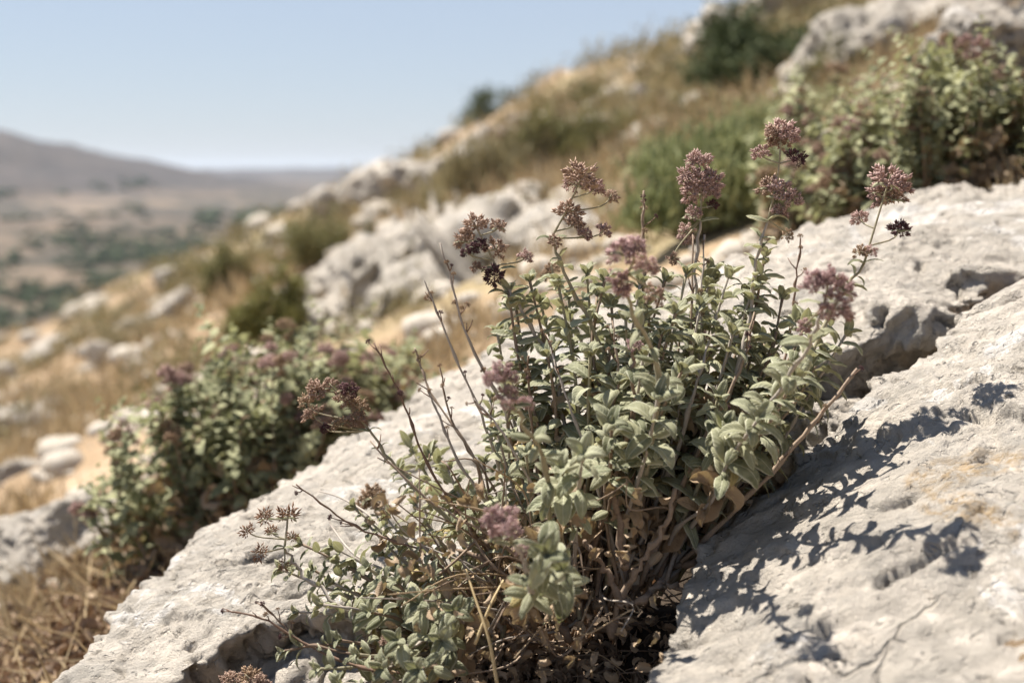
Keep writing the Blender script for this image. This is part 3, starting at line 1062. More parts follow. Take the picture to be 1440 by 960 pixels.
# flowering stems: root t, via points (px,py,d), heads (px,py,d,radius px,kind), leaf range
FS = [
    (0.35, [(865, 560, .99), (800, 400, .98)], (775, 335, .98), [(822, 238, .98, 25, 'brown'), (838, 258, .98, 15, 'mauve'), (806, 252, .98, 14, 'mauve'), (800, 292, .975, 22, 'brown'), (812, 308, .97, 14, 'brown'), (861, 273, .99, 11, 'brown'), (782, 338, .98, 10, 'brown'), (826, 326, .98, 11, 'mauve'), (853, 320, .98, 12, 'mauve')], (0.45, 0.95), .014),
    (0.5, [(790, 560, 1.0), (735, 440, 1.0)], (700, 380, 1.0), [(664, 310, 1.0, 19, 'brown'), (650, 332, 1.0, 16, 'brown'), (672, 342, 1.0, 13, 'dark'), (703, 314, 1.0, 12, 'brown'), (700, 345, 1.0, 17, 'brown'), (692, 384, 1.0, 16, 'dark'), (655, 350, 1.0, 9, 'dark'), (742, 357, 1.0, 11, 'mauve'), (668, 372, 1.0, 9, 'brown')], (0.35, 0.95), .016),
    (0.3, [(925, 560, .88), (890, 440, .84)], (882, 385, .82), [(872, 345, .80, 24, 'pink'), (892, 340, .80, 18, 'pink'), (912, 366, .81, 18, 'mauve'), (868, 402, .81, 19, 'pink'), (924, 414, .84, 15, 'brown')], (0.2, 0.9), .013),
    (0.2, [(985, 560, 1.02), (978, 400, 1.03)], (985, 310, 1.03), [(982, 218, 1.03, 18, 'mauve'), (965, 238, 1.03, 16, 'mauve'), (1000, 248, 1.03, 18, 'mauve'), (972, 265, 1.03, 20, 'mauve'), (1004, 266, 1.03, 12, 'mauve'), (985, 252, 1.02, 18, 'mauve'), (1004, 285, 1.03, 9, 'dark'), (975, 296, 1.03, 12, 'mauve'), (960, 330, 1.03, 13, 'mauve'), (945, 366, 1.02, 10, 'brown')], (0.3, 0.75), .016),
    (0.05, [(1035, 520, .98), (1062, 380, .99)], (1080, 310, .99), [(1099, 175, .99, 23, 'mauve'), (1086, 184, .99, 16, 'brown'), (1113, 184, .99, 16, 'mauve'), (1099, 194, .99, 15, 'brown'), (1068, 210, .99, 14, 'mauve'), (1123, 215, .99, 14, 'dark'), (1083, 256, .985, 17, 'brown'), (1104, 262, .985, 20, 'mauve'), (1118, 275, .985, 14, 'mauve'), (1110, 330, 1.0, 9, 'tan'), (1098, 292, .985, 12, 'mauve')], (0.35, 0.97), .018),
    (0.0, [(1080, 600, .93), (1170, 440, .95)], (1215, 370, .96), [(1253, 245, .97, 27, 'mauve'), (1268, 252, .97, 18, 'mauve'), (1234, 268, .97, 18, 'mauve'), (1256, 270, .97, 18, 'brown'), (1207, 302, .97, 12, 'mauve'), (1266, 316, .97, 15, 'dark'), (1209, 350, .965, 10, 'tan'), (1226, 350, .965, 10, 'mauve')], (0.3, 0.97), .015),
    (0.02, [(1060, 600, .88), (1130, 500, .84)], (1158, 430, .83), [(1145, 388, .82, 20, 'pink'), (1166, 384, .82, 20, 'pink'), (1188, 396, .82, 18, 'pink'), (1180, 425, .82, 20, 'mauve'), (1165, 438, .825, 13, 'mauve'), (1196, 440, .83, 12, 'mauve'), (1130, 458, .84, 12, 'pink')], (0.3, 0.92), .018),
    (0.55, [(640, 740, .98), (560, 660, .97)], (520, 605, .97), [(442, 543, .97, 19, 'brown'), (428, 560, .97, 12, 'tan'), (435, 575, .97, 14, 'brown'), (462, 538, .97, 12, 'brown'), (492, 543, .97, 14, 'dark'), (484, 556, .97, 13, 'brown'), (505, 565, .97, 16, 'tan'), (498, 585, .97, 15, 'brown'), (474, 590, .97, 13, 'tan'), (455, 600, .97, 8, 'dark')], (0.3, 0.95), .010),
    (0.95, [(520, 870, .95), (430, 810, .96)], (400, 770, .96), [(370, 722, .96, 14, 'star'), (345, 742, .96, 12, 'star'), (380, 742, .96, 10, 'star'), (405, 716, .97, 15, 'star'), (362, 775, .96, 11, 'star'), (412, 752, .96, 9, 'star'), (400, 795, .95, 9, 'star')], (0.3, 0.95), .010),
    (0.6, [(770, 680, .86), (738, 600, .82)], (722, 570, .81), [(702, 516, .80, 19, 'pink'), (720, 526, .80, 16, 'pink'), (688, 528, .80, 13, 'pink'), (714, 550, .80, 14, 'mauve'), (712, 568, .80, 9, 'mauve'), (743, 563, .81, 13, 'pink')], (0.3, 0.9), .014),
    (0.75, [(745, 840, .84), (735, 790, .80)], (720, 765, .79), [(690, 722, .78, 20, 'pink'), (712, 720, .78, 18, 'pink'), (700, 742, .78, 20, 'pink'), (722, 742, .78, 15, 'pink'), (736, 770, .79, 11, 'pink')], (0.5, 0.9), .012),
    (0.4, [(880, 620, .92), (890, 520, .9)], (890, 492, .9), [(890, 480, .9, 12, 'pink')], (0.4, 0.95), .016),
    (0.35, [(840, 560, 1.06), (800, 440, 1.1)], (778, 390, 1.12), [(775, 372, 1.12, 13, 'tan'), (768, 384, 1.12, 9, 'tan')], (0.4, 0.97), .012),
    (0.9, [(610, 830, 1.06), (560, 760, 1.1)], (530, 725, 1.12), [(522, 690, 1.13, 16, 'tan'), (510, 705, 1.13, 13, 'tan'), (538, 708, 1.13, 12, 'tan')], (0.5, 0.97), .010),
    (1.0, [(560, 960, .9)], (548, 925, .9), [(543, 896, .9, 13, 'brown'), (560, 905, .9, 9, 'mauve')], (0.4, 0.97), .012),
    (1.05, [(440, 1010, .95)], (370, 985, .93), [(320, 952, .93, 15, 'brown'), (345, 948, .93, 17, 'tan'), (368, 956, .93, 13, 'brown'), (335, 968, .93, 18, 'brown')], (0.6, 0.97), .010),
    (0.25, [(925, 620, .97), (915, 480, 1.0)], (908, 380, 1.02), [(905, 290, 1.03, 5, 'tan')], (0.4, 0.8), .014),
]
for t, via, fork, heads, (l0, l1), L in FS:
    pts = catmull([root(t)] + [P(*v) for v in via] + [P(*fork)], 6)
    # small irregular bends
    pts = [pts[0]] + [p + Vector(rng.normal(size=3)) * 0.0008 for p in pts[1:-1]] + [pts[-1]]
    st = main.stem('flowering_stem', pts, 0.0017, 0.0009, random.choice(['stem_green', 'stem', 'stem_green', 'stem_grey']), knots=set(range(3, 40, 4)))
    main.leafy(pts, st, l0, l1, L * 1.3, 'leaf', gap=0.014, tipL=0.6, dens=0.9, dry_below=0.35)
    f = P(*fork)
    mb = MB()
    main_top = min(heads, key=lambda h: h[1])
    axis = [f, (f + P(*main_top[:3])) / 2 + Vector(rng.normal(size=3)) * 0.001, P(*main_top[:3])]
    ax = catmull(axis, 5)
    mb.add(tube([p - main.o for p in ax], 0.0009, 0.0006, 5))
    for hx, hy, hd, rad, kind in heads:
        hp = P(hx, hy, hd + random.uniform(-0.012, 0.012))
        rr = rad / 2000 * hd * random.uniform(1.08, 1.30)
        # branch starts on the axis a little lower than the head
        cand = [p for p in ax if p.z < hp.z - 0.35 * (abs(hp.x - p.x))]
        st0 = cand[-1] if cand else ax[0]
        if (hx, hy) != main_top[:2]:
            mid = st0.lerp(hp, 0.55) + Vector((0, 0, -0.15)) * (hp - st0).length * 0.5 + Vector(((hp.x - st0.x) * 0.2, 0, 0))
            mb.add(tube([p - main.o for p in catmull([st0, mid, hp], 4)], 0.0006, 0.0005, 4))
            dr = (hp - mid).normalized() + Vector((0, 0, 0.5))
        else:
            dr = ax[-1] - ax[-3]
        base = hp - dr.normalized() * rr * 0.55
        main.head(kind, base, dr, rr, st)
        if random.random() < 0.7:
            for q in (-1, 1):
                d = (Vector((q * 0.8, random.uniform(-.4, .2), random.uniform(-0.1, 0.6)))).normalized()
                main.leaf('leaf', base - dr.normalized() * rr * 0.1, d, Vector((0, 0, 1)) + d * -0.3, rr * random.uniform(0.7, 1.1), st)
    link('flower_branches', mb.mesh('flower_branches', M['stem_green']), st)
    pl = Vector(f)
    for q in (-1, 1):
        d = Vector((q, random.uniform(-.5, .3), 0.4)).normalized()
        main.leaf('leaf', pl, d, Vector((0, 0, 1)) - d * 0.3, L * 0.9, st)

# leafy shoots: root t, tip (px,py,d), leaf length m, kind, first leaf fraction
LSH_T = [
    (0.45, (715, 410, 1.00), .0155, 'leaf', .6), (0.42, (745, 395, 1.01), .0155, 'leaf', .6), (0.40, (785, 400, 0.99), .0155, 'leaf', .6), (0.38, (825, 385, 1.02), .0155, 'leaf', .6), (0.35, (850, 395, 1.00), .0155, 'leaf', .6), (0.30, (900, 400, 1.00), .0155, 'leaf', .6), (0.28, (935, 395, 1.02), .0155, 'leaf', .6), (0.22, (965, 385, 1.00), .0155, 'leaf', .6), (0.20, (1000, 395, 1.03), .0155, 'leaf', .6), (0.15, (1025, 385, 1.00), .0155, 'leaf', .6), (0.08, (1060, 405, 0.99), .0155, 'leaf', .6), (0.03, (1100, 420, 1.00), .0155, 'leaf', .6), (0.30, (880, 450, 0.96), .0155, 'leaf', .6), (0.25, (930, 470, 0.95), .0155, 'leaf', .6),
    (0.05, (1066, 590, .86), .021, 'leaf', .62), (0.0, (1118, 530, .90), .017, 'leaf', .4), (0.02, (1155, 500, .95), .015, 'leaf', .4),
    (0.0, (1075, 360, 1.0), .018, 'leaf', .55), (0.1, (1050, 430, 1.02), .015, 'leaf', .45), (0.3, (925, 560, .86), .023, 'leaf', .62),
    (0.3, (905, 500, .93), .016, 'leaf', .5), (0.45, (820, 640, .84), .022, 'leaf_pale', .72), (0.5, (790, 660, .86), .019, 'leaf_pale', .7),
    (0.7, (768, 780, .80), .022, 'leaf', .55), (0.65, (790, 800, .81), .020, 'leaf', .5), (0.5, (725, 430, 1.02), .015, 'leaf', .45),
    (0.45, (760, 425, 1.03), .016, 'leaf', .5), (0.4, (800, 420, 1.04), .016, 'leaf', .5), (0.4, (840, 415, 1.05), .017, 'leaf', .5),
    (0.35, (860, 430, 1.0), .016, 'leaf', .5), (0.3, (905, 430, 1.02), .015, 'leaf', .5), (0.25, (950, 440, .96), .015, 'leaf', .5),
    (0.2, (985, 430, .98), .017, 'leaf', .5), (0.2, (1010, 420, 1.06), .018, 'leaf', .5), (0.15, (1030, 470, .95), .015, 'leaf', .45),
    (0.45, (770, 500, .96), .015, 'leaf', .5), (0.45, (735, 500, 1.0), .014, 'leaf', .5), (0.4, (830, 500, .93), .015, 'leaf', .5),
    (0.35, (870, 540, .92), .015, 'leaf', .5), (0.25, (960, 520, .92), .017, 'leaf', .5), (0.3, (905, 450, .97), .015, 'leaf', .5),
    (0.75, (605, 640, 1.08), .015, 'leaf', .45), (0.8, (575, 625, 1.1), .014, 'leaf', .5), (0.7, (630, 660, 1.05), .014, 'leaf', .45),
    (0.85, (560, 660, 1.07), .012, 'leaf', .45), (0.75, (655, 700, 1.04), .013, 'leaf', .5), (0.7, (680, 650, 1.02), .012, 'leaf', .4),
    (0.95, (440, 800, .99), .010, 'leaf', .35), (0.95, (470, 820, .97), .011, 'leaf', .4), (0.95, (500, 800, .98), .012, 'leaf', .4), (0.9, (540, 780, 1.0), .013, 'leaf', .4),
    (1.0, (480, 900, .93), .014, 'leaf', .5), (1.0, (520, 860, .92), .015, 'leaf', .45), (1.0, (590, 850, .90), .018, 'leaf', .5),
    (1.0, (622, 900, .88), .019, 'leaf', .5), (1.05, (540, 940, .88), .015, 'leaf', .4), (1.05, (480, 960, .90), .015, 'leaf', .4),
    (0.1, (1010, 560, .93), .014, 'leaf', .5), (0.05, (1090, 480, 1.0), .015, 'leaf', .45), (0.05, (1120, 450, 1.02), .014, 'leaf', .5),
    (0.15, (1000, 380, 1.04), .013, 'leaf', .6), (0.0, (1190, 470, .97), .013, 'leaf', .5), (0.5, (700, 470, 1.04), .012, 'leaf', .5),
    (0.55, (690, 560, 1.02), .011, 'leaf', .55), (0.9, (600, 770, .98), .013, 'leaf', .4), (0.85, (640, 740, .97), .012, 'leaf', .4),
    (0.9, (470, 770, .98), .013, 'leaf', .35), (0.95, (395, 800, .97), .011, 'leaf', .45), (0.95, (425, 765, .98), .011, 'leaf', .45), (0.9, (500, 715, 1.0), .012, 'leaf', .45),
    (1.0, (420, 860, .95), .012, 'leaf', .45), (0.9, (545, 730, .99), .012, 'leaf', .4), (1.0, (400, 915, .93), .012, 'leaf', .5), (0.95, (520, 800, .94), .013, 'leaf', .4), (0.9, (575, 750, .96), .013, 'leaf', .4), (0.95, (455, 850, .94), .013, 'leaf', .35), (1.0, (505, 920, .90), .014, 'leaf', .35), (1.0, (560, 900, .88), .016, 'leaf', .4),
    (0.95, (560, 820, .93), .014, 'leaf', .35), (0.9, (610, 810, .92), .014, 'leaf', .4), (1.0, (450, 940, .91), .013, 'leaf', .35), (1.0, (590, 940, .86), .017, 'leaf', .4),
    (0.9, (520, 740, 1.0), .012, 'leaf', .4), (0.8, (670, 700, .95), .013, 'leaf', .4), (1.0, (640, 860, .88), .015, 'leaf', .5), (0.85, (585, 710, 1.03), .013, 'leaf', .4),
    (0.6, (740, 640, .92), .014, 'leaf', .5), (0.55, (700, 610, .95), .012, 'leaf', .5), (0.2, (1020, 600, .90), .015, 'leaf', .6), (0.4, (860, 600, .88), .016, 'leaf', .6),
]
for t, tip, L, kind, f0 in LSH_T:
    far_low = tip[1] > 760
    pts = stem_path(root(t), P(*tip), 0.35, 0.003)
    st = main.stem('leafy_stem', pts, 0.0017, 0.0008, random.choice(['stem', 'stem_green', 'stem_grey']), knots=set(range(2, 40, 3)))
    low = t >= 0.83
    if tip[1] < 520 and L < .018: L *= 1.18
    main.leafy(pts, st, f0 * (0.75 if low else 0.55 if L < .018 else 0.85), 1.0, L * (1.32 if low else 1.45 if L < .018 else 1.12), kind, gap=L * (0.95 if low else 0.70), tipL=0.76, droop=0.15 if L > .018 else 0.06, dry_below=0.45, dens=0.85 if low else 0.84)
# filler shoots inside the bush
for k in range(36):
    t = random.uniform(0.0, 0.62)
    px = 1120 - 640 * t + random.uniform(-40, 40)
    py = random.uniform(450, 640)
    pts = stem_path(root(t), P(px, py, random.uniform(.93, 1.1)), 0.35, 0.004)
    st = main.stem('leafy_stem', pts, 0.0016, 0.0008, random.choice(['stem', 'stem_grey']), knots=set(range(2, 40, 3)))
    main.leafy(pts, st, 0.25, 1.0, random.uniform(.016, .024), 'leaf', gap=0.013, tipL=0.78, dry_below=0.6, dens=0.9)
# bare and dry stems
DS = [
    [(700, 760, .99), (715, 600, .97), (660, 480, .96), (620, 342, .96)],
    [(735, 790, .99), (690, 620, .97), (640, 500, .96), (596, 393, .96)],
    [(720, 820, .98), (660, 740, .96), (600, 650, .95), (565, 560, .95), (525, 482, .95)],
    [(700, 780, .99), (670, 650, 1.0), (610, 560, 1.02), (590, 510, 1.03), (583, 490, 1.03)],
    [(700, 730, .97), (640, 640, .96), (612, 570, .96), (600, 545, .96)],
    [(760, 700, .97), (745, 560, .96), (742, 500, .95)],
    [(690, 860, .97), (600, 780, .96), (500, 740, .96), (415, 680, .95)],
    [(600, 950, .9), (500, 935, .92), (430, 905, .93), (370, 870, .93), (318, 856, .93)],
    [(560, 930, .92), (430, 905, .93), (400, 880, .94), (366, 846, .94)],
    [(960, 790, .96), (1060, 690, .93), (1140, 600, .92), (1205, 519, .92)],
    [(1060, 640, 1.0), (1105, 500, 1.03), (1118, 400, 1.04), (1126, 336, 1.04)],
    [(880, 810, .97), (950, 640, .95), (985, 520, .95), (1000, 470, .96)],
    [(900, 820, .95), (970, 660, .94), (1040, 520, .94), (1060, 440, .96)],
    [(960, 600, 1.0), (972, 470, 1.0), (975, 330, 1.02)],
    [(990, 620, 1.0), (985, 480, 1.01), (990, 330, 1.03)],
    [(870, 820, .94), (850, 700, .93), (870, 560, .93), (862, 450, .94)],
    [(820, 820, .95), (760, 700, .93), (700, 600, .92), (665, 560, .92)],
    [(780, 840, .95), (700, 760, .93), (600, 700, .93), (520, 620, .94)],
    [(880, 830, .95), (830, 650, .93), (790, 540, .93), (770, 470, .95)],
    [(800, 800, 1.0), (720, 600, 1.01), (660, 480, 1.02), (640, 420, 1.02)],
    [(760, 800, 1.0), (690, 680, 1.01), (640, 600, 1.01), (618, 520, 1.02)],
    [(905, 420, 1.0), (903, 330, 1.02), (906, 268, 1.02)],
]
for i, dp in enumerate(DS):
    pts = catmull([P(*q) for q in dp], 7)
    thick = 0.0011 if i not in (9, 11, 12) else 0.0020
    pts = [p + Vector(rng.normal(size=3)) * 0.0004 for p in pts]
    st = main.stem('dry_stem', pts, thick, 0.00055 if i not in (9,) else 0.0011, 'twig' if i in (2, 10, 6, 7) else random.choice(['stem', 'stem_grey', 'stem']), knots=set(range(2, 60, 4)), wob=0.1)
    for k in range(random.randint(4, 7)):
        j = int(len(pts) * random.uniform(0.45, 0.97))
        j = min(j, len(pts) - 2)
        t = (pts[j + 1] - pts[j]).normalized()
        s_ = Vector(rng.normal(size=3)).normalized()
        e = pts[j] + (t * 0.8 + s_ * 0.7).normalized() * random.uniform(0.003, 0.012)
        mb = MB()
        mb.add(tube([pts[j] - main.o, (pts[j].lerp(e, .5) + s_ * 0.0006) - main.o, e - main.o], 0.0005, 0.0003, 4))
        link('side_twig', mb.mesh('side_twig', M['twig']), st)
        if random.random() < 0.6:
            main.head('tan' if random.random() < .6 else 'dark', e, e - pts[j], random.uniform(0.0012, 0.0026), st, 'seed_pod')
# a tangle of thin dead twigs low on the left of the clump
for k in range(70):
    t = random.uniform(0.1, 0.95)
    a = root(t)
    a.z += random.uniform(0.0, 0.03)
    e = P(random.uniform(500, 900), random.uniform(640, 950), random.uniform(.86, .97))
    m1 = a.lerp(e, .4) + Vector(rng.normal(size=3)) * .012
    m2 = a.lerp(e, .75) + Vector(rng.normal(size=3)) * .012
    pts = catmull([a, m1, m2, e], 5)
    main.stem('dry_stem', pts, random.uniform(.0007, .0014), .0004, random.choice(['stem_grey', 'stem', 'stem', 'straw_dull']), sides=5, wob=0.12)
# gnarled woody base
WS = [
    [(860, 900, .93), (872, 840, .92), (905, 790, .91), (935, 740, .91), (948, 688, .91)],
    [(872, 845, .92), (850, 800, .92), (820, 760, .92)],
    [(880, 800, .91), (872, 740, .91), (862, 690, .91), (852, 660, .92)],
    [(875, 850, .92), (905, 840, .92), (935, 820, .93), (960, 830, .93)],
    [(800, 900, .95), (770, 850, .95), (700, 800, .95), (640, 770, .96)],
    [(980, 790, .96), (930, 800, .97), (880, 830, .97)],
    [(1010, 700, .97), (960, 760, .97), (900, 800, .97)],
]
for w in WS:
    pts = catmull([P(*q) for q in w], 7)
    pts = [p + Vector(rng.normal(size=3)) * 0.0011 for p in pts]
    main.stem('woody_base', pts, 0.0024, 0.0013, 'stem', sides=8, knots=set(range(2, 60, 5)), wob=0.14)
# dry curled leaves hanging low in the bush
for k in range(430):
    t = random.random()
    px = random.uniform(700, 1060) if k % 2 else random.uniform(520, 930)
    py = random.uniform(600, 800) if k % 2 else random.uniform(680, 960)
    p = P(px, py, random.uniform(.95, 1.04) if k % 2 else random.uniform(.87, .97))
    d = Vector(rng.normal(size=3)); d.z = d.z * 0.6 - 0.5
    main.leaf('leaf_dry', p, d.normalized(), Vector(rng.normal(size=3)), random.uniform(.006, .0135), main.e)
main.finish()


# ------------------------------------------------------------------ blurred oregano plants of the background
def back_plant(label, cx, cy, wpx, hpx, nst, L, seed, lean=0.0, limit=300, headfreq=0.7):
    g, d = G(cx, cy)
    pl = Plant('oregano_plant', g, label, far=True, limit=limit)
    r = np.random.default_rng(seed)
    W, H = wpx / 2000 * d, hpx / 2000 * d
    for k in range(nst):
        a = r.uniform(-1, 1)
        b = r.uniform(-1, 1)
        x = g.x + a * W * 0.42
        y = g.y + b * W * 0.28
        z = h1(x, y) - 0.01
        hh = H * (1 - 0.45 * abs(a) ** 2) * r.uniform(0.65, 1.08)
        tip = Vector((x + a * W * 0.18 + lean * H, y + b * W * 0.1, z + hh))
        pts = stem_path((x, y, z), tip, 0.4, 0.006, 4)
        st = pl.stem('flowering_stem', pts, 0.0022, 0.0012, 'stem', 4)
        pl.leafy(pts, st, 0.12, 0.97, L * r.uniform(0.8, 1.15), 'leaf_far', gap=L * 0.55, tipL=0.55)
        for q in range(4):
            o = Vector(r.normal(size=3)) * 0.03
            j = r.integers(len(pts) // 3, len(pts) - 1)
            t2 = pts[j] + Vector((o.x, o.y, abs(o.z) + 0.03))
            p2 = [pts[j], (pts[j] + t2) / 2, t2]
            pl.leafy(p2, st, 0.2, 1.0, L * 0.8, 'leaf_far', gap=L * 0.5)
        if r.random() < headfreq:
            kd = 'mauve' if r.random() < 0.45 else ('tan' if r.random() < 0.5 else 'brown')
            for q in range(3):
                o = Vector(r.normal(size=3)) * 0.009
                pl.head(kd, pts[-1] + o, Vector((0, 0, 1)) + o * 20, r.uniform(0.008, 0.013), st)
    # dried leaves low down
    for k in range(nst * 6):
        x = g.x + r.uniform(-.5, .5) * W
        y = g.y + r.uniform(-.3, .25) * W
        z = h1(x, y) + H * r.uniform(0, .45)
        pl.leaf('leaf_dry', Vector((x, y, z)), Vector(r.normal(size=3)), Vector(r.normal(size=3)), L * r.uniform(.8, 1.3), pl.e)
    pl.finish()


back_plant('blurred bushy oregano with dull pink heads to the left behind the long ledge', 330, 752, 320, 265, 58, 0.025, 1)
back_plant('smaller oregano joining the left bush on its upper right by the craggy outcrop', 480, 660, 210, 165, 30, 0.023, 2, headfreq=0.9)
back_plant('blurred leafy oregano crowding the upper right above the undercut ledge', 1330, 300, 330, 220, 66, 0.025, 3, headfreq=0.6)
back_plant('sparser oregano with pink heads between the green bush and the upper right oregano', 1150, 315, 150, 205, 20, 0.023, 4, headfreq=0.9)


# ------------------------------------------------------------------ shrubs
def card_mesh(name, c, d, nrm, L, W, mat):
    """folded pointed leaves; all arguments are arrays"""
    n = len(c)
    d = d / np.linalg.norm(d, axis=1)[:, None]
    s = np.cross(d, nrm)
    s /= np.linalg.norm(s, axis=1)[:, None] + 1e-9
    u = np.cross(s, d)
    L = L[:, None]; W = W[:, None]
    v = np.stack([c, c + d * L * .45 + s * W + u * W * .4, c + d * L, c + d * L * .45 - s * W + u * W * .4], 1).reshape(-1, 3)
    k = np.arange(n)[:, None] * 4
    f = np.concatenate([k + [0, 1, 2], k + [0, 2, 3]], 1).reshape(-1, 3)
    return new_mesh(name, v, f, mat, rnd=np.repeat(rng.random(n), 4), smooth=False)


def shrub(px, py, w, h, label, mat, seed, kind='round', depth=None, n=2600, cat='bush', lk=0.06, name='shrub', group=None):
    if depth is None: g, d = G(px, py)
    else:
        g, d = P(px, py, depth), depth
    W, H = w / 2000 * d, h / 2000 * d
    r = np.random.default_rng(seed)
    e = bpy.data.objects.new(name, None)
    e.location = g
    C.objects.link(e)
    tag(e, label, cat, group)
    nb = 26 if kind != 'spiky' else 40
    mb = MB()
    cl = []
    for k in range(nb):
        a = r.uniform(0, 6.283); q = math.sqrt(r.uniform(0, 1))
        hh = H * (1 - 0.5 * q * q) * (0.72 + 0.28 * math.sin(a * 3 + seed) * q) * r.uniform(0.5, 1.15)
        tip = Vector((math.cos(a) * q * W * .5, math.sin(a) * q * W * .4, hh * 0.9))
        tip.z += 0.40 * tip.x * 0.5
        b = Vector((tip.x * .25, tip.y * .25, -0.05 * H))
        mid = b.lerp(tip, .5) + Vector(r.normal(size=3)) * W * .03
        pts = catmull([b, mid, tip], 3)
        mb.add(tube(pts, H * .012, H * .004, 4))
        for p in pts[2:]: cl.append(tuple(p))
    link('branches', mb.mesh('branches', M['bark']), e)
    cl = np.array(cl)
    idx = r.integers(0, len(cl), n)
    sp = W * .06
    c = cl[idx] + r.normal(size=(n, 3)) * [sp, sp, sp * 0.9]
    c[:, 2] = np.maximum(c[:, 2], 0.02 * H)
    dr = r.normal(size=(n, 3))
    if kind == 'spiky': dr = dr * 0.35 + [0, 0, 1]
    elif kind == 'grassy': dr = dr * 0.5 + [0, 0, 1.2]
    else: dr = dr + [0, 0, 0.5]
    L = H * lk * r.uniform(.6, 1.4, n) * (2.2 if kind != 'round' else 1)
    fo = link('foliage', card_mesh('foliage', c, dr, r.normal(size=(n, 3)), L, L * (.30 if kind == 'round' else .10), M[mat]), e)
    tag(fo, kind='stuff')
    return e


SH = [
    (1085, 122, 235, 150, 'dark green rounded bush high on the slope beside the skyline crag', 'f_dark', 'round', None, 9500),
    (985, 330, 250, 185, 'bright green spiky bush behind the middle flower stems', 'f_green', 'grassy', None, 6500),
    (1060, 225, 150, 100, 'mid green low bush above the bright green spiky bush', 'f_green', 'round', None, 4200),
    (700, 278, 165, 118, 'khaki green bushy shrub below the dark skyline tree', 'f_khaki', 'grassy', None, 5200),
    (795, 245, 170, 112, 'olive shrub right of the khaki shrub above the rounded boulder', 'f_olive', 'grassy', None, 5200),
    (750, 205, 180, 62, 'faded russet shrub just under the skyline', 'f_red', 'round', None, 3000),
    (905, 108, 60, 24, 'small dark rounded shrub on the skyline right of centre', 'f_olive', 'round', 14.0, 1600),
    (325, 425, 85, 98, 'dark olive pointed bush on the left part of the slope', 'f_olive', 'round', None, 6000),
    (375, 478, 118, 125, 'yellow green bush just left of the craggy outcrop', 'f_yellow', 'round', 3.75, 7000),
    (435, 375, 130, 100, 'brownish olive shrub on the slope above the outcrop', 'f_olive', 'round', None, 3600),
    (520, 335, 50, 38, 'small dark olive shrub at the foot of the skyline crag', 'f_dark', 'round', None, 1500),
    (190, 480, 130, 55, 'low brown green scrub on the left slope between white rocks', 'f_khaki', 'round', None, 3000),
    (160, 450, 90, 36, 'olive scrub at the far left end of the slope', 'f_olive', 'round', None, 2200),
    (95, 560, 100, 36, 'dry brown scrub between the white rocks at the left', 'f_khaki', 'round', None, 2200),
    (950, 110, 70, 46, 'khaki dry shrub on the skyline below the tall crag', 'f_khaki', 'grassy', None, 1800),
    (1190, 40, 140, 60, 'golden brown shrub at the top edge above the boulders', 'f_khaki', 'round', None, 3000),
    (1190, 120, 150, 100, 'olive bush between the dark bush and the sloping boulder', 'f_olive', 'round', None, 5000),
    (1120, 190, 150, 80, 'mid green bush under the dark bush', 'f_green', 'round', None, 5000),
    (930, 255, 120, 90, 'green leafy bush at the left of the bright green spiky bush', 'f_green', 'round', None, 5000),
    (1010, 130, 110, 80, 'dry grey brown shrub at the foot of the tall crag', 'f_khaki', 'grassy', None, 3600),
    (470, 345, 70, 40, 'small olive bush beside the skyline rock', 'f_olive', 'round', None, 2600),
    (880, 190, 120, 40, 'pale dry shrub on the bright slope above the smooth pale rock', 'f_khaki', 'grassy', None, 2400),
    (835, 150, 90, 40, 'dull olive scrub along the skyline beside the two white rocks', 'f_olive', 'grassy', None, 2400),
    (970, 170, 110, 60, 'grey green dry shrub on the slope left of the low bush', 'f_olive', 'round', None, 2600),
    (640, 255, 70, 40, 'low khaki shrub at the foot of the dark skyline tree', 'f_khaki', 'round', None, 1800),
    (260, 400, 90, 50, 'yellow green scrub behind the small white rock at the left end of the slope', 'f_olive', 'round', None, 2000),
    (600, 300, 130, 40, 'yellowish low shrub on the slope above the outcrop rim', 'f_khaki', 'grassy', None, 2600),
]
for i, (px, py, w, h, lab, mt, kd, dp, n) in enumerate(SH):
    shrub(px, py, w, h, lab, mt, 200 + i, kd, dp, n)


def small_tree(px, py, w, h, d, label, seed, mat='f_dark', group=None, n=2600, lean=0.0, loc=None):
    g = loc if loc is not None else P(px, py, d)
    W, H = w / 2000 * d, h / 2000 * d
    r = np.random.default_rng(seed)
    e = bpy.data.objects.new('tree', None)
    e.location = g
    C.objects.link(e)
    tag(e, label, 'tree', group)
    mb = MB()
    top = Vector((lean * H, 0, H * .6))
    mb.add(tube(catmull([Vector((0, 0, -0.25 * H)), Vector((lean * H * .3, 0, H * .25)), top], 4), H * .045, H * .02, 6))
    tips = []
    for k in range(9):
        a = k * 2.4
        t = Vector((math.cos(a) * W * .38 + lean * H, math.sin(a) * W * .38, H * r.uniform(.45, .9)))
        b = Vector((lean * H * .5, 0, H * r.uniform(.2, .45)))
        mb.add(tube([b, (b + t) / 2 + Vector((0, 0, -.03 * H)), t], H * .018, H * .006, 4))
        tips += [t, (b + t * 2) / 3, t + Vector((lean * W * .3, 0, H * .08))]
    link('trunk', mb.mesh('trunk', M['bark']), e)
    tips = np.array([tuple(t) for t in tips])
    idx = r.integers(0, len(tips), n)
    c = tips[idx] + r.normal(size=(n, 3)) * [W * .11, W * .11, H * .07]
    L = H * .05 * r.uniform(.6, 1.4, n)
    cr = link('crown', card_mesh('crown', c, r.normal(size=(n, 3)) + [0, 0, .3], r.normal(size=(n, 3)), L, L * .35, M[mat]), e)
    tag(cr, kind='stuff')


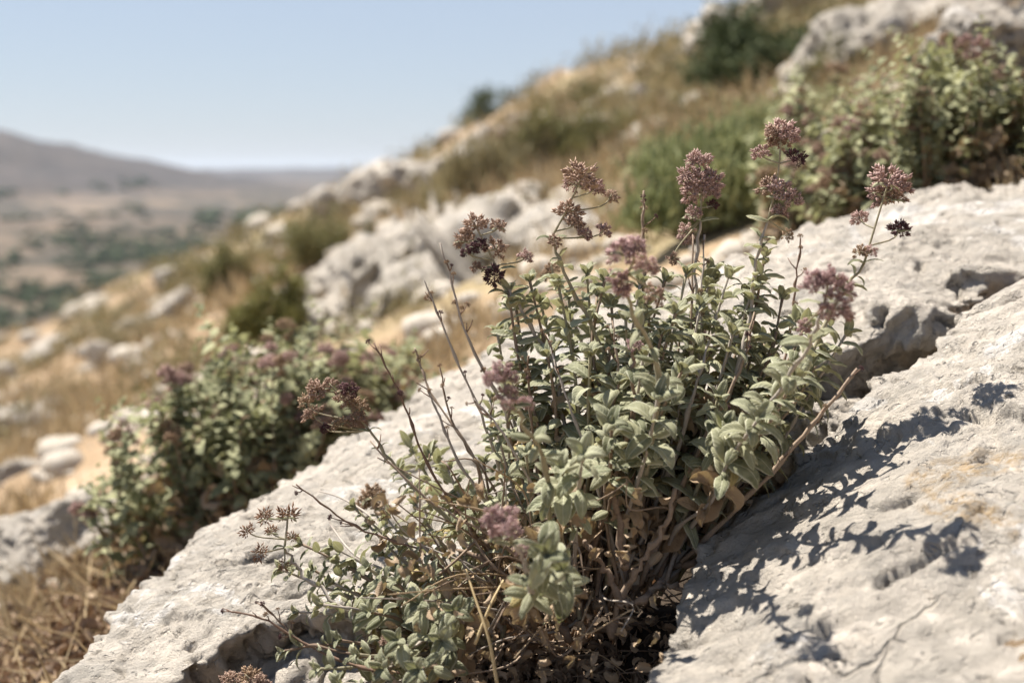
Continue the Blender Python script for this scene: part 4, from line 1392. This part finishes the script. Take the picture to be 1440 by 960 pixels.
small_tree(675, 215, 75, 85, 16.0, 'dark wind bent tree standing on the skyline', 301, lean=0.12)
small_tree(625, 225, 28, 26, 17.0, 'tiny blurred tree on the skyline left of the dark tree', 302, n=900)


# ------------------------------------------------------------------ ground cover
def scatter(n, dmin, dmax, tl, tr, seed):
    r = np.random.default_rng(seed)
    d = np.exp(r.uniform(math.log(dmin), math.log(dmax), n))
    t = r.uniform(tl, tr, n)
    x, y = t * d, d
    return x, y, height(x, y), r


def dry_grass():
    x, y, z, r = scatter(6500, 1.55, 16, -0.5, 0.5, 31)
    dens = fbm(np.stack([x, y, 0 * x], -1) * 1.3 + 3, 3)
    k = dens > 0.02 + 0.0 * x
    x, y, z = x[k], y[k], z[k]
    m = 14
    n = len(x)
    X = np.repeat(x, m) + r.normal(size=n * m) * .03
    Y = np.repeat(y, m) + r.normal(size=n * m) * .03
    Z = height(X, Y) - .005
    dr = np.stack([r.normal(size=n * m) * .5, r.normal(size=n * m) * .5, np.ones(n * m)], -1)
    L = r.uniform(.03, .12, n * m) * np.clip(np.repeat(y, m) / 3, .6, 1.5)
    me = card_mesh('dry_grass', np.stack([X, Y, Z], -1), dr, r.normal(size=(n * m, 3)), L, L * .018 + .0006 * np.repeat(y, m) ** .5, M['grass'])
    tag(link('dry_grass', me), 'dry golden grass and straw scattered over the slope', 'grass', kind='stuff')


dry_grass()


def left_litter():
    r = np.random.default_rng(77)
    ms = []
    for i in range(4200):
        y0 = r.uniform(1.15, 2.3)
        x0 = -y0 * r.uniform(0.16, 0.40)
        L = r.uniform(.008, .022)
        ms.append(Matrix.Translation((x0, y0, h1(x0, y0) + r.uniform(0, .02))) @ frame(Vector(r.normal(size=3)) * Vector((1, 1, .5)), Vector((r.normal() * .5, r.normal() * .5, 1))) @ Matrix.Diagonal((L, L, L, 1)))
    v, f, uv = LS_DRY[1]
    vv, ff, uu, rr = merge(v, f, ms, uv)
    tag(link('leaf_litter', new_mesh('leaf_litter', vv, ff, M['litter'], uu, rr)), 'brown fallen leaves and straw below the blurred oregano at the bottom left', 'leaf litter', kind='stuff')
    n = 1100
    y = r.uniform(1.15, 2.2, n)
    x = -y * r.uniform(0.18, 0.42, n)
    dr = np.stack([r.normal(size=n), r.normal(size=n), r.uniform(0, 1.0, n)], -1)
    L = r.uniform(.03, .11, n)
    me = card_mesh('straw', np.stack([x, y, height(x, y) + .004], -1), dr, r.normal(size=(n, 3)), L, np.full(n, .0016), M['grass'])
    tag(link('straw', me), 'loose golden straw at the bottom left beside the long ledge', 'straw', kind='stuff')


left_litter()


def scrub():
    x, y, z, r = scatter(900, 2.4, 17, -0.45, 0.42, 61)
    dens = fbm(np.stack([x, y, 0 * x], -1) * 0.55 + 13, 3)
    k = ((dens > 0.0) | (y > 8)) & ((x / y > -.2) | (r.random(len(x)) < .4) | (y > 9))
    x, y, z = x[k], y[k], z[k]
    m = 90
    n = len(x)
    S = np.repeat(r.uniform(.05, .13, n) * np.clip(y / 4, .6, 2.2), m)
    o = r.normal(size=(n * m, 3)) * [0.45, 0.45, 0.32]
    X = np.repeat(x, m) + o[:, 0] * S
    Y = np.repeat(y, m) + o[:, 1] * S
    Z = height(X, Y) + np.abs(o[:, 2]) * S * 1.3
    dr = r.normal(size=(n * m, 3)) * .6 + [0, 0, .7]
    L = S * r.uniform(.18, .4, n * m)
    me = card_mesh('low_scrub', np.stack([X, Y, Z], -1), dr, r.normal(size=(n * m, 3)), L, L * .16, M['f_olive'])
    rv = (np.repeat(r.random(n), m) * .7 + r.random(n * m) * .3) % 1
    me.attributes['rnd'].data.foreach_set('value', np.repeat(rv, 4).astype(np.float32))
    me.materials[0] = M['scrub']
    tag(link('low_scrub', me), 'low olive and khaki scrub dotted over the rocky slope', 'scrub', kind='stuff')


scrub()


def ico(n=1):
    import bmesh
    bm = bmesh.new()
    bmesh.ops.create_icosphere(bm, subdivisions=n, radius=1)
    v = np.array([tuple(x.co) for x in bm.verts])
    f = np.array([[q.index for q in x.verts] for x in bm.faces])
    bm.free()
    return v, f


def pebbles():
    v, f = ico(2)
    x, y, z, r = scatter(3600, 1.7, 16, -0.5, 0.5, 33)
    ms = []
    for i in range(len(x)):
        s = (r.random() ** 5 * .048 + .003) * (.35 + y[i] * .25)
        ms.append(Matrix.Translation((x[i], y[i], z[i])) @ Matrix.Rotation(r.uniform(0, 6.28), 4, 'Z') @ Matrix.Diagonal((s * 1.3, s, s * .7, 1)))
    vv, ff, _, rr = merge(v, f, ms)
    vv = vv + (np.stack([gnoise(vv * 40 + q) for q in (1, 30, 60)], -1)) * .004 * vv[:, 1:2] ** .5
    tag(link('pebbles', new_mesh('pebbles', vv, ff, M['pebble'], rnd=rr, smooth=False)), 'loose pale stones strewn on the dry slope', 'stones', kind='stuff')


pebbles()


def litter():
    r = np.random.default_rng(35)
    ms = []
    for i in range(3600):
        t = .16 + .84 * r.random()
        x0 = .125 - .36 * t + r.normal() * .035
        y0 = .955 + r.normal() * .065
        z0 = h1(x0, y0) + r.uniform(0, .022)
        L = r.uniform(.005, .014)
        ms.append(Matrix.Translation((x0, y0, z0)) @ frame(Vector(r.normal(size=3)) * Vector((1, 1, .35)), Vector((r.normal() * .5, r.normal() * .5, 1))) @ Matrix.Diagonal((L, L, L, 1)))
    v, f, uv = LS_DRY[2]
    vv, ff, uu, rr = merge(v, f, ms, uv)
    tag(link('leaf_litter', new_mesh('leaf_litter', vv, ff, M['litter'], uu, rr)), 'dry brown fallen leaves filling the cleft under the main plant', 'leaf litter', kind='stuff')
    mb = MB()
    for i in range(620):
        t = r.random()
        x0 = .125 - .36 * t + r.normal() * .035
        y0 = .94 + r.normal() * .07
        z0 = h1(x0, y0) + r.uniform(.0, .03)
        a = Vector((x0, y0, z0))
        d = Vector((r.normal(), r.normal(), r.normal() * .35)).normalized() * r.uniform(.015, .055)
        mb.add(tube([a, a + d * .5 + Vector(r.normal(size=3)) * .003, a + d], .0010 * r.uniform(.5, 1.3), .0004, 4))
    tag(link('twig_litter', mb.mesh('twig_litter', M['stem'])), 'tangle of broken dry twigs at the foot of the main plant', 'twigs', kind='stuff')


litter()

# long straws
for i, (pp, lab) in enumerate([
    ([(700, 965, .86), (688, 900, .86), (668, 840, .87), (655, 800, .88)], 'thin yellow straw leaning left at the bottom centre'),
    ([(668, 905, .87), (690, 850, .87), (708, 815, .88)], 'short yellow straw crossing the leaning straw at the bottom centre'),
    ([(560, 770, 1.0), (520, 725, 1.03), (480, 700, 1.06), (448, 690, 1.08)], 'white curved dry stalk lying on the long ledge'),
    ([(560, 810, .98), (500, 780, 1.02), (470, 745, 1.06), (462, 730, 1.07)], 'white bent dry stalk on the ledge below the curved one'),
]):
    pts = catmull([P(*q) for q in pp], 6)
    o = pts[0]
    mb = MB()
    mb.add(tube([p - o for p in pts], .0011, .0006, 6))
    tag(link('dry_stalk', mb.mesh('dry_stalk', M['straw'] if i < 2 else M['stem_grey']), loc=o), lab, 'dry stalk')


# ------------------------------------------------------------------ valley trees
def valley():
    r = np.random.default_rng(51)
    v, f = ico(2)
    ms = []

    def zone(px0, px1, py0, py1, n, s0, s1):
        for c in range(n):
            cx, cy = r.uniform(px0, px1), r.uniform(py0, py1)
            wx = r.uniform(4, 26)
            for i in range(r.integers(2, 8)):
                g, d = G(cx + r.normal() * wx, cy + r.normal() * wx * .12)
                if d < 200: continue
                s = r.uniform(s0, s1)
                for q in range(3):
                    o = Vector((r.normal() * s * .5, r.normal() * s * .5, s * r.uniform(.2, .5)))
                    ms.append(Matrix.Translation(g + o) @ Matrix.Diagonal((s * r.uniform(.6, 1), s * r.uniform(.6, 1), s * r.uniform(.4, .7), 1)))
    zone(-60, 230, 398, 450, 60, 2.0, 4.2)
    zone(-60, 110, 440, 505, 18, 1.6, 3.4)
    zone(285, 440, 296, 318, 14, 5, 9)
    zone(60, 320, 326, 350, 20, 3, 6)
    zone(100, 340, 352, 378, 26, 2.5, 5)
    zone(-60, 330, 300, 400, 34, 2.0, 5)
    zone(-60, 200, 250, 300, 8, 5, 9)
    vv, ff, _, rr = merge(v, f, ms)
    vv = vv + np.stack([gnoise(vv * .35 + q) for q in (1, 30, 60)], -1) * 2.2
    tag(link('distant_woodland', new_mesh('distant_woodland', vv, ff, M['tree'], rnd=rr)), 'dark belts of small trees and scrub in the hazy valley', 'woodland', kind='stuff')
    k = 0
    spots = [(30, 415), (62, 428), (18, 440), (95, 412), (120, 425), (50, 455), (75, 470), (150, 410), (180, 405), (30, 470), (110, 400), (215, 402)]
    for px, py in spots:
        g, d = G(px, py)
        if d < 200: continue
        small_tree(px, py, 24, 22, d, 'dark round tree in the dry valley below the left end of the slope', 400 + k, 'tree', 'trees in the valley below', 420, loc=g)
        k += 1


valley()


# ------------------------------------------------------------------ haze
def haze():
    import bmesh
    bm = bmesh.new()
    bmesh.ops.create_cube(bm, size=1)
    me = bpy.data.meshes.new('haze')
    bm.to_mesh(me)
    bm.free()
    o = link('haze', me)
    o.scale = (49000, 49000, 330)
    o.location = (0, 0, -25)
    m = bpy.data.materials.new('haze_air')
    m.use_nodes = True
    t = m.node_tree
    t.nodes.clear()
    pv = t.nodes.new('ShaderNodeVolumePrincipled')
    pv.inputs['Color'].default_value = (0.74, 0.85, 1.0, 1)
    pv.inputs['Density'].default_value = 0.000030
    pv.inputs['Anisotropy'].default_value = 0.3
    out = t.nodes.new('ShaderNodeOutputMaterial')
    t.links.new(pv.outputs[0], out.inputs['Volume'])
    me.materials.append(m)
    tag(o, 'thin pale haze over the valley', 'haze', kind='stuff')


haze()
